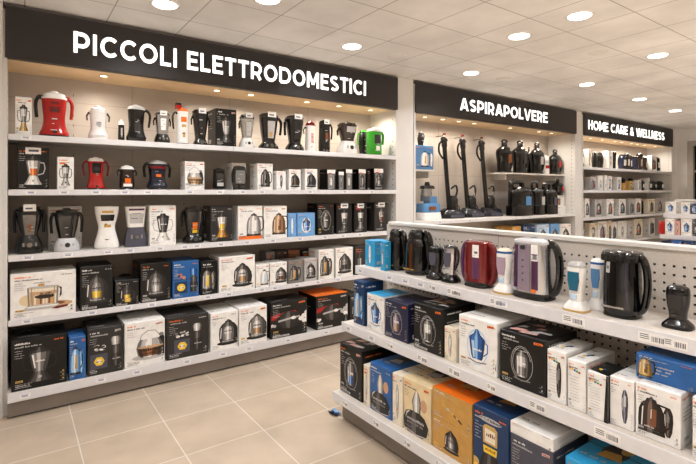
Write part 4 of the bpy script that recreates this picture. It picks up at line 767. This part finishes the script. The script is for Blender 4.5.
# ------------------------------------------------------------------ HOME CARE bay
ORD = ['first', 'second', 'third', 'fourth', 'fifth', 'sixth', 'seventh', 'eighth', 'ninth', 'tenth', 'eleventh', 'twelfth', 'thirteenth', 'fourteenth', 'fifteenth', 'sixteenth', 'seventeenth', 'eighteenth', 'nineteenth', 'twentieth']
RH = random.Random(11); HN = ['top', 'second', 'third', 'fourth']
CN = {'white': 'white', 'lgrey': 'pale grey', 'cream': 'cream', 'black': 'black', 'dbrown': 'dark brown', 'navy': 'navy', 'gold': 'gold', 'dgrey': 'dark grey', 'lblue': 'light blue', 'ink': 'black', 'amber': 'amber', 'pink': 'pink'}
HOME = [
 [(584.3, 588, 151, 'd', 'dgrey'), (589, 590.5, 149, 'c', 'white'), (591, 594.5, 152, 'd', 'dbrown'), (597.3, 601, 152, 'd', 'black'), (602.3, 607, 152, 'd', 'black'), (608.3, 613, 151, 'c', 'white'), (614.5, 619.5, 151, 'd', 'black'), (624.3, 629, 154, 'd', 'navy'), (629.5, 633, 153, 'd', 'black'), (633.5, 636, 155, 'd', 'dgrey'), (637.2, 641.7, 156, 'd', 'navy'), (642.3, 646, 153, 'd', 'dbrown'), (647.5, 651, 157, 'd', 'dbrown'), (651.5, 657, 156, 'c', 'white'), (658, 663, 157, 'd', 'black')],
 [(584.5, 587.5, 175.5, 'd', 'dgrey'), (590.5, 596.5, 177, 'c', 'lgrey'), (598.2, 603, 176, 'c', 'white'), (604.5, 607.2, 175, 'c', 'white'), (607.6, 612, 176, 'c', 'white'), (613.8, 616.5, 178, 'd', 'black'), (617, 621.5, 177, 'c', 'white'), (623, 626, 183, 'c', 'amber'), (626.5, 629, 178, 'd', 'black'), (629.5, 633, 181, 'c', 'gold'), (633.5, 637, 178, 'd', 'dgrey'), (638, 641.5, 180, 'c', 'white'), (642.5, 647.5, 180, 'd', 'black'), (648.2, 650, 178, 'c', 'white'), (650.5, 654.5, 180, 'd', 'dgrey'), (655, 660, 181, 'd', 'black'), (660.6, 666, 181, 'd', 'black')],
 [(585, 589.7, 198.5, 'c', 'white'), (590.5, 594, 200, 'd', 'dbrown'), (595, 602.5, 199, 'c', 'lgrey'), (603, 606, 200, 'd', 'black'), (606.6, 614, 199, 'c', 'white'), (614.7, 618, 203, 'd', 'black'), (619, 626, 199, 'c', 'white'), (627, 629, 201, 'd', 'dbrown'), (629.5, 635, 200, 'c', 'lgrey'), (636, 641.5, 198.5, 'c', 'white'), (642.3, 647, 200, 'd', 'dbrown'), (647.7, 655.5, 199, 'c', 'cream'), (656, 664, 198, 'c', 'lgrey')],
 [(585, 588.5, 221.5, 'd', 'dgrey'), (589.5, 597, 223, 'c', 'cream'), (597.8, 607, 221.5, 'c', 'white'), (607.8, 612, 220.5, 'c', 'cream'), (612.4, 617, 222, 'c', 'white'), (617.6, 627, 221, 'c', 'white'), (627.6, 633.5, 221, 'c', 'lgrey'), (634.2, 643, 219, 'c', 'cream'), (643.6, 649, 219, 'c', 'lgrey'), (649.6, 655, 218, 'c', 'white')]]
for i, row in enumerate(HOME):
    for k, (l, r, t, kd, c) in enumerate(row):
        y = FY+.07+.02*RH.random(); xa, xb = XW(l, y), XW(r, y); W = (xb-xa)*.93; z = ZS[i]+.0006; H = zW((l+r)/2, t, y)-z; lab = '%s from the left, %s HOME CARE shelf' % (ORD[k], HN[i]); G_ = 'goods on the %s HOME CARE shelf' % HN[i]
        if kd == 'c':
            dp = RH.uniform(.1, .2); carton(((xa+xb)/2, y+dp/2, z), 0, W, dp, H, '%s,%s,%s,%s,lgrey' % (c, RH.choice(('machine', 'bottlejar', 'kettle', 'duo', 'blender')), RH.choice(('dgrey', 'slate', 'ink', 'ink', 'navy', 'dbrown')), RH.choice(('orange', 'red', 'blue', 'grey'))), '%s packet with small print, %s' % (CN[c], lab), G_)
        else:
            appliance('personal_care_device', 'device', '%s glossy upright device, %s' % (CN[c], lab), ((xa+xb)/2, y+.08, z), 0, W, H, RH.choice(('straight', 'taper', 'barrel')), c, bh=.12, lh=.14, n=RH.choice((2, 3)), dep=.7, panel=[(RH.choice(('lgrey', 'white', 'dgrey')), .2, .7, 24)], knob=RH.random() < .5, group=G_)
# ------------------------------------------------------------------ distant gondola goods
def gbox(x, l, r, t, z0, spec, label, dep, back=.05, group=None, tm=None, **k):
    f = x+back; ya, yb = YG(l, f), YG(r, f); H = (zG(tm if tm else (l+r)/2, t, f)-z0)
    return carton((f+dep/2, (ya+yb)/2, z0+.0006), -math.pi/2, ya-yb-.002, dep, H, spec, label, group, **k)
GD = 'packs on the distant gondola'
for l, r, t, x, z, sp, lb in ((665.5, 676, 202, 7.0, 1.20, 'white,pitcher,blue,slate,sky', 'white pack with round blue print, left end of the top shelf of the distant gondola'),
                              (681, 690, 203, 7.0, 1.20, 'white,pitcher,blue,slate,sky', 'white pack with blue print, second on the top shelf of the distant gondola'),
                              (690.6, 699, 204, 7.0, 1.20, 'dblue,pitcher,blue,slate,sky', 'dark blue and white pack at the photo edge, top shelf of the distant gondola'),
                              (658.5, 664.5, 221.5, 6.9, .93, 'red,none,white,white,white', 'low red and white pack, left end of the middle shelf of the distant gondola'),
                              (665, 674.5, 219, 6.9, .93, 'white,pitcher,blue,slate,sky', 'white pack with a large blue print, middle shelf of the distant gondola'),
                              (675.2, 680, 221.5, 6.9, .93, 'pink,shaver,dred,red,white,tiny', 'pink and white pack, middle shelf of the distant gondola'),
                              (681, 692, 219.5, 6.9, .93, 'white,pitcher,blue,slate,sky', 'white pack printed with a blue bowl, middle shelf of the distant gondola'),
                              (692.5, 700, 221, 6.9, .93, 'slate,machine,ink,grey,lgrey', 'dark pack at the photo edge, middle shelf of the distant gondola')):
    gbox(x, l, r, t, z, sp, lb, .2, .02, GD)
for l, r, sp, lb in ((661, 670, 'navy', 'navy'), (671, 682, 'blue', 'bright blue'), (683, 694, 'dblue', 'dark blue')):
    gbox(6.8, l, r, 241, .60, sp+',none,blue,lblue,sky', lb+' carton on the bottom shelf of the distant gondola', .25, .03, GD)
# ------------------------------------------------------------------ near gondola: goods
XT, XM, XB, XP = 1.895, 1.782, 1.706, 2.2; ZT, ZM, ZL = .989, .625, .18
GT, GM, GB = 'kettles and shavers on the top gondola shelf', 'boxes on the middle gondola shelf', 'boxes on the bottom gondola shelf'
gbox(XT, 365, 375, 240.5, ZT, 'cyan,shaver,white,amber,sky', 'blue and white box at the far end of the top gondola shelf, left of two', .12, .06, GT)
gbox(XT, 380.5, 385, 242, ZT, 'cyan,bottlejar,white,white,sky', 'blue box beside the black kettle on the top gondola shelf, right of two', .05, .02, GT)
def gapp(l, r, t, name, cat, label, prof, body, back=.13, **k):
    f = XT+back; ya, yb = YG(l, f), YG(r, f); return appliance(name, cat, label, (f, (ya+yb)/2, ZT+.0006), -math.pi/2, ya-yb, zG((l+r)/2, t, f)-ZT, prof, body, group=GT, **k)
PROF['pot'] = [(0, .97), (.08, .97), (.4, .96), (.75, .9), (.92, .8), (1, .7)]; PROF['pill'] = [(0, .62), (.1, .66), (.35, .72), (.6, .9), (.85, .98), (1, .84)]; PROF['body'] = [(0, .98), (.5, .97), (.9, .93), (1, .9)]
PROF['gun'] = [(0, .7), (.12, .6), (.3, .56), (.55, .68), (.85, .78), (1, .74)]
def kettle_extra(lidc, win=None, strip_c=None, label_c=None, cap=True):
    def f(o, W, H, ry):
        if win:
            for x in win[1]: part(o, 'water_window', lambda b: b.prism([(x-W*.075, H*.16), (x+W*.075, H*.16), (x+W*.085, H*.5), (x+W*.07, H*.84), (x-W*.07, H*.84), (x-W*.085, H*.5)], -ry*1.06, -ry*.7, plas(win[0])), 'tinted water window')
        if strip_c: part(o, 'badge_strip', lambda b: b.box(-W*.34, W*.2, -ry*1.02, -ry*.8, H*.1, H*.135, metl(strip_c), .002), 'shiny lettering strip')
        if label_c: part(o, 'price_sticker', lambda b: (b.box(W*label_c[0], W*label_c[1], -ry*1.09, -ry*1.07, H*label_c[2], H*label_c[3], ink('white')), b.box(W*(label_c[0]+.03), W*(label_c[1]-.04), -ry*1.10, -ry*1.09, H*(label_c[2]+.03), H*(label_c[2]+.08), ink('slate')),
                                                       b.box(W*(label_c[0]+.03), W*(label_c[1]-.08), -ry*1.10, -ry*1.09, H*(label_c[3]-.07), H*(label_c[3]-.05), ink('grey'))), 'white price sticker')
    return f
gapp(390, 403.5, 228.5, 'electric_kettle', 'kettle', 'black domed kettle, far one of the two tall black kettles on the gondola', 'pot', 'black', bodym=GK, bh=.1, lh=.2, knob=False, handles='R', strap=.09, n=2.2, panel=[('grey', .06, .84, 11, metl('grey'), 'front_panel', -24)], extra=kettle_extra('black', None, 'gold'))  # grey strip on the body is a painted vertical reflection
gapp(408.5, 427.5, 229, 'electric_kettle', 'kettle', 'black domed kettle with painted grey reflection, nearer of the two tall black gondola kettles', 'pot', 'black', bodym=GK, bh=.1, lh=.2, knob=False, handles='R', strap=.09, n=2.2, panel=[('grey', .06, .84, 12, metl('grey'), 'front_panel', -26), ('dbrown', .06, .84, 7, metl('brown'), 'painted_strip', 4)], extra=kettle_extra('black', None, 'gold'))  # grey panel paints a vertical reflection onto the gloss body
def trimmer(l, r, t, label, body, base, win=None, back=.10, handle=None, foot=None, lidc=None):
    f = XT+back; ya, yb = YG(l, f), YG(r, f); W = ya-yb; H = zG((l+r)/2, t, f)-ZT; o = thing('electric_shaver', label, 'shaver', (f, (ya+yb)/2, ZT+.0006), -math.pi/2, GT); ry = W*.36
    bm = metl(body) if body == 'silver' else (GK if body == 'black' else plas(body))
    part(o, 'base', lambda b: (b.loft([(0, W*.5, W*.44), (H*.05, W*.5, W*.44), (H*.1, W*.46, W*.4), (H*.2, W*.3, W*.27)], plas(base), 3.2)))
    if foot: part(o, 'foot_ring', lambda b: b.loft([(-.0003, W*.5, W*.44), (H*.04, W*.51, W*.45)], plas(foot), 3.2))
    part(o, 'body', lambda b: b.loft([(H*q, W*s, W*s*.8) for q, s in smooth([(.17, .28), (.35, .29), (.55, .35), (.8, .38), (.92, .36)], 3)], bm, 2.6))
    part(o, 'head', lambda b: b.loft([(H*.92, W*.36, W*.29), (H*.96, W*.33, W*.26), (H, W*.2, W*.16)], plas(lidc or ('lgrey' if body == 'white' else 'dgrey')), 2.6))
    if win: part(o, 'front_panel', lambda b: b.prism([(-W*.16, H*.42), (W*.16, H*.42), (W*.24, H*.62), (W*.24, H*.8), (-W*.24, H*.8), (-W*.24, H*.62)], -W*.315, -W*.2, plas(win)), 'tinted front panel')
    if body == 'white': part(o, 'trim_band', lambda b: b.loft([(H*.885, W*.375, W*.3), (H*.93, W*.372, W*.298)], plas('blue' if lidc else 'lgrey'), 2.6))
    if handle: part(o, 'handle', lambda b: b.tube(smooth([(W*.2, 0, H*.9), (W*.48, 0, H*.88), (W*.52, 0, H*.6), (W*.3, 0, H*.34)]), W*.07, plas(handle), 8))
    part(o, 'label', lambda b: b.box(-W*.16, W*.12, -W*.262, -W*.2, H*.24, H*.34, plas('lgrey' if body == 'silver' else ('dgrey' if body == 'black' else 'sky')), .001))
trimmer(429.5, 443.5, 245.5, 'small black hand blender with silver neck, right of the tall black kettles', 'black', 'black', 'slate', handle='dgrey')
trimmer(443.8, 458, 245, 'silver shaver on black stand, left of the red kettle', 'silver', 'black', 'slate', handle='black')
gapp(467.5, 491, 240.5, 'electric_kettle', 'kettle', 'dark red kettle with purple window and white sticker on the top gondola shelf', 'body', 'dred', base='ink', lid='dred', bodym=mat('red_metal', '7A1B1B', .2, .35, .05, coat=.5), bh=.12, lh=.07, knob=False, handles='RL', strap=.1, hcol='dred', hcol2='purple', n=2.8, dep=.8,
     panel=[('purple', .1, .72, 12, None, 'water_window', 14), ('white', .66, .99, 13, ink('white'), 'price_sticker', 14), ('dred', .2, .9, 8, mat('red_painted_highlight', '9A3A38', .15, .5), 'painted_strip', -30), ('slate', .76, .82, 7, ink('slate'), 'sticker_print', 14)])  # lighter red strip is a highlight painted on the left side
trimmer(496, 513.5, 248, 'white shaver with blue band on gold foot, between red and purple kettles', 'white', 'white', 'mauve', foot='gold', lidc='cream')
PUR = mat('purple_window', '4A2146', .12, 0, .1, 12, coat=.5)
def silver_bits(o, W, H, ry):
    part(o, 'lid_knob', lambda b: b.loft([(H*.965, W*.2, ry*.3), (H*.99, W*.17, ry*.26), (H*1.0, W*.1, ry*.2)], plas('ink'), 2.6))
    part(o, 'logo', lambda b: b.loft([(H*.82, W*.06, .003, -W*.08, -ry*1.02), (H*.86, W*.075, .003, -W*.08, -ry*1.02), (H*.89, W*.05, .003, -W*.08, -ry*1.02)], plas('dgrey'), 2))
    for k in range(4): part(o, 'button', lambda b: b.box(-W*.1, -W*.06, -ry*1.035, -ry*.9, H*(.3+.11*k), H*(.325+.11*k), plas('slate'), .001))
gapp(516.5, 553, 238, 'electric_kettle', 'kettle', 'silver kettle with two purple windows and black handle, middle of the top gondola shelf', 'body', 'silver', base='ink', lid='silver', bodym=metl('silver'), bh=.11, lh=.08, handles='R', strap=.085, hcol='ink', n=3.2, dep=.72, knob=False,
     panel=[('mauve', .04, .97, 10.6, mat('mauve_metal', 'A394A6', .3, .6), 'front_panel', -5.5), ('purple', .08, .96, 9, PUR, 'water_window', -29), ('purple', .08, .8, 9.6, PUR, 'water_window', 18),
            ('white', .66, .99, 10.5, ink('white'), 'price_sticker', 18), ('slate', .70, .78, 6.5, ink('slate'), 'sticker_print', 18), ('orange', .02, .09, 6, ink('orange'), 'energy_label', 14)], extra=silver_bits)
trimmer(565.5, 588.5, 261.5, 'white shaver with blue window on gold foot, right of the silver kettle', 'white', 'white', 'teal', back=.06, foot='gold')
trimmer(589, 606.5, 258.5, 'white shaver with blue band, left of the big black kettle', 'white', 'white', 'steel', back=.16, lidc='white')
def big_lid(o, W, H, ry):
    for sx in (-1, 1): part(o, 'lid_lobe', lambda b: b.loft([(H*.84, W*.29, ry*1.0, sx*W*.23, 0), (H*.92, W*.29, ry*1.0, sx*W*.23, 0), (H*.975, W*.25, ry*.85, sx*W*.23, 0), (H, W*.14, ry*.5, sx*W*.23, 0)], GK, 2.8))
    part(o, 'badge_strip', lambda b: (b.box(-W*.4, W*.22, -ry*1.0, -ry*.8, H*.135, H*.165, metl('silver'), .001),)[0])
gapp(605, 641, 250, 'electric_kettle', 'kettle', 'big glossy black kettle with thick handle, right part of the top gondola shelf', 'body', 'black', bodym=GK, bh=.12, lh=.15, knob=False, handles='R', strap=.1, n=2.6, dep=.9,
     panel=[('dgrey', .06, .97, 8, metl('dgrey'), 'painted_strip', -8), ('dgrey', .06, .97, 5, metl('slate'), 'painted_strip', 30), ('lgrey', .74, .97, 8, ink('lgrey'), 'price_sticker', -22), ('slate', .82, .88, 5, ink('slate'), 'sticker_print', -22)], extra=big_lid)  # vertical grey strips are reflection bands painted on the gloss body
trimmer(663, 694, 285.5, 'glossy black shaver standing alone at the right end of the top gondola shelf', 'black', 'black', 'dgrey', back=.12, lidc='black')
# middle shelf
gbox(XM, 353.5, 364.5, 281.5, ZM, 'dblue,duo,lblue,gold,white,sidepic', 'tall blue box at the far end of the middle gondola shelf', .16, .05, GM)
gbox(XM, 367, 384, 295, ZM, 'white,pitcher,blue,slate,lblue,skytop', 'white box with light blue top picturing a blue jug, middle gondola shelf', .22, .04, GM)
gbox(XM, 385, 408, 302, ZM, 'navy,bottlejar,navy,tan,mauve', 'navy blue box picturing a glass blender, middle gondola shelf', .24, .04, GM)
gbox(XM, 413.5, 443, 306, ZM, 'black,bottlejar,black,dgrey,lgrey,patch,strip', 'black box with painted foil glints, between the navy box and the small beige box', .26, .04, GM)
gbox(XM, 444.3, 456, 327.5, ZM, 'cream,shaver,lgrey,orange,white', 'small beige box squeezed between black and white boxes, middle gondola shelf', .14, .04, GM)
gbox(XM, 458.8, 497, 319, ZM, 'white,pitcher,blue,blue,lblue', 'large white box picturing a blue blender and cupcake, middle gondola shelf', .26, .04, GM)
gbox(XM, 499.5, 546, 335, ZM, 'black,bottlejar,black,grey,lgrey,patch', 'black box with a line drawn blender, right of the large white box', .25, .04, GM)
gbox(XM, 547, 566, 351, ZM, 'white,shaver,ink,dgrey,grey,right,rainbow', 'slim white box picturing a dark shaver, right of the black blender box', .22, .04, GM)
gbox(XM, 567.5, 586, 361, ZM, 'white,none,ink,dgrey,grey,rainbow', 'taller slim white box with coloured heading, left of the short one with black side', .24, .04, GM)
gbox(XM, 587, 608.5, 373.5, ZM, 'white,none,ink,ink,dgrey,rainbow,blackside', 'short white box with black side, front of the middle gondola shelf', .15, .03, GM)
gbox(XM, 609.5, 634, 379, ZM, 'white,shaver,slate,grey,silver,right', 'white box picturing a silver shaver, left of the kettle and shaver box', .2, .04, GM)
gbox(XM, 635.2, 681, 388.5, ZM, 'white,duo,dbrown,brown,grey', 'white box picturing a dark kettle and shaver, right part of the middle gondola shelf', .17, .04, GM)
f = XM+.04+.05; zt = zG(658, 388.5, XM+.04)
ya, yb = YG(636, f), YG(697, f); carton((f+.12, (ya+yb)/2, zt+.0012), -math.pi/2, ya-yb, .24, zG(636, 352.5, f)-zt, 'blue,kettle,gold,brown,gold,left', 'flat bright blue box lying on the kettle and shaver box', GM)
gbox(XM, 692, 716, 400, ZM, 'white,kettle,dgrey,orange,lgrey', 'white box cut off by the right edge of the photo, middle gondola shelf', .2, .03, GM)
# bottom shelf
gbox(XB, 340, 362, 347.5, ZL, 'black,bottlejar,black,blue,grey,patch,strip', 'black box with blue glass print and painted glints, far end of the bottom gondola shelf', .3, .05, GB)
gbox(XB, 363.5, 369.5, 365.5, ZL, 'cream,shaver,lgrey,orange,white,tiny', 'very slim white box between black and blue boxes, bottom gondola shelf', .22, .05, GB)
gbox(XB, 370, 391.5, 366.5, ZL, 'blue,scene,ink,lgrey,white,toppic', 'blue box picturing a black pot, bottom gondola shelf', .34, .05, GB)
gbox(XB, 392.3, 402.5, 374.5, ZL, 'cream,shaver,lgrey,orange,white', 'slim white box left of the yellow box, bottom gondola shelf', .34, .05, GB)
gbox(XB, 403.3, 431, 382.5, ZL, 'beige,scene,ink,lgrey,cream,toppic', 'pale yellow box picturing a black pan, bottom gondola shelf', .38, .05, GB)
f = XB+.05; zmid = zG(452, 425, f)
gbox(XB, 432, 472, 425, ZL, 'amber,machine,dbrown,lgrey,grey', 'orange box picturing a dark machine, lower of the stacked orange pair', .38, .05, GB)
gbox(XB, 432, 472, 395.5, zmid+.0006, 'amber,utensil,dbrown,gold,gold,orangetop,toppic', 'orange box with bright top, upper of the stacked orange pair', .38, .05, GB)
gbox(XB, 473, 508.5, 411.5, ZL, 'dblue,burger,gold,amber,gold,toppic', 'dark blue box picturing golden food, right of the orange pair', .38, .05, GB)
zmid = zG(531.5, 442.6, XB+.06)
gbox(XB, 510, 553, 443, ZL, 'slate,none,lgrey,grey,grey,patch', 'dark grey box under the flat white box, bottom gondola shelf', .28, .06, GB)
gbox(XB, 510, 553.5, 430, zmid+.0006, 'white,none,grey,orange,lgrey', 'flat white box with orange labels lying on the dark grey box', .28, .06, GB)
gbox(XB, 565, 625, 470, ZL, 'cyan,none,gold,amber,gold,toppic', 'bright blue box at the bottom edge of the photo, on the lowest gondola shelf', .36, .06, GB)
# ------------------------------------------------------------------ dropped wrapper by the gondola end
o = thing('foil_wrapper', 'small blue and white crumpled wrapper on the floor at the gondola end', 'wrapper', (1.75, 2.60, 0))
Rw = random.Random(5)
def wr(b):
    n = 7; vs = []; fs = []
    for i in range(n):
        for j in range(n): vs.append(((i/(n-1)-.5)*.055+Rw.uniform(-.004, .004), (j/(n-1)-.5)*.075+Rw.uniform(-.006, .006), .004+max(0, Rw.uniform(-.004, .018))))
    for i in range(n-1):
        for j in range(n-1): fs.append((i*n+j, (i+1)*n+j, (i+1)*n+j+1, i*n+j+1))
    b.add(vs, fs[:20], plas('navy')); b.add(vs, fs[20:], plas('lblue'))
part(o, 'foil', wr)
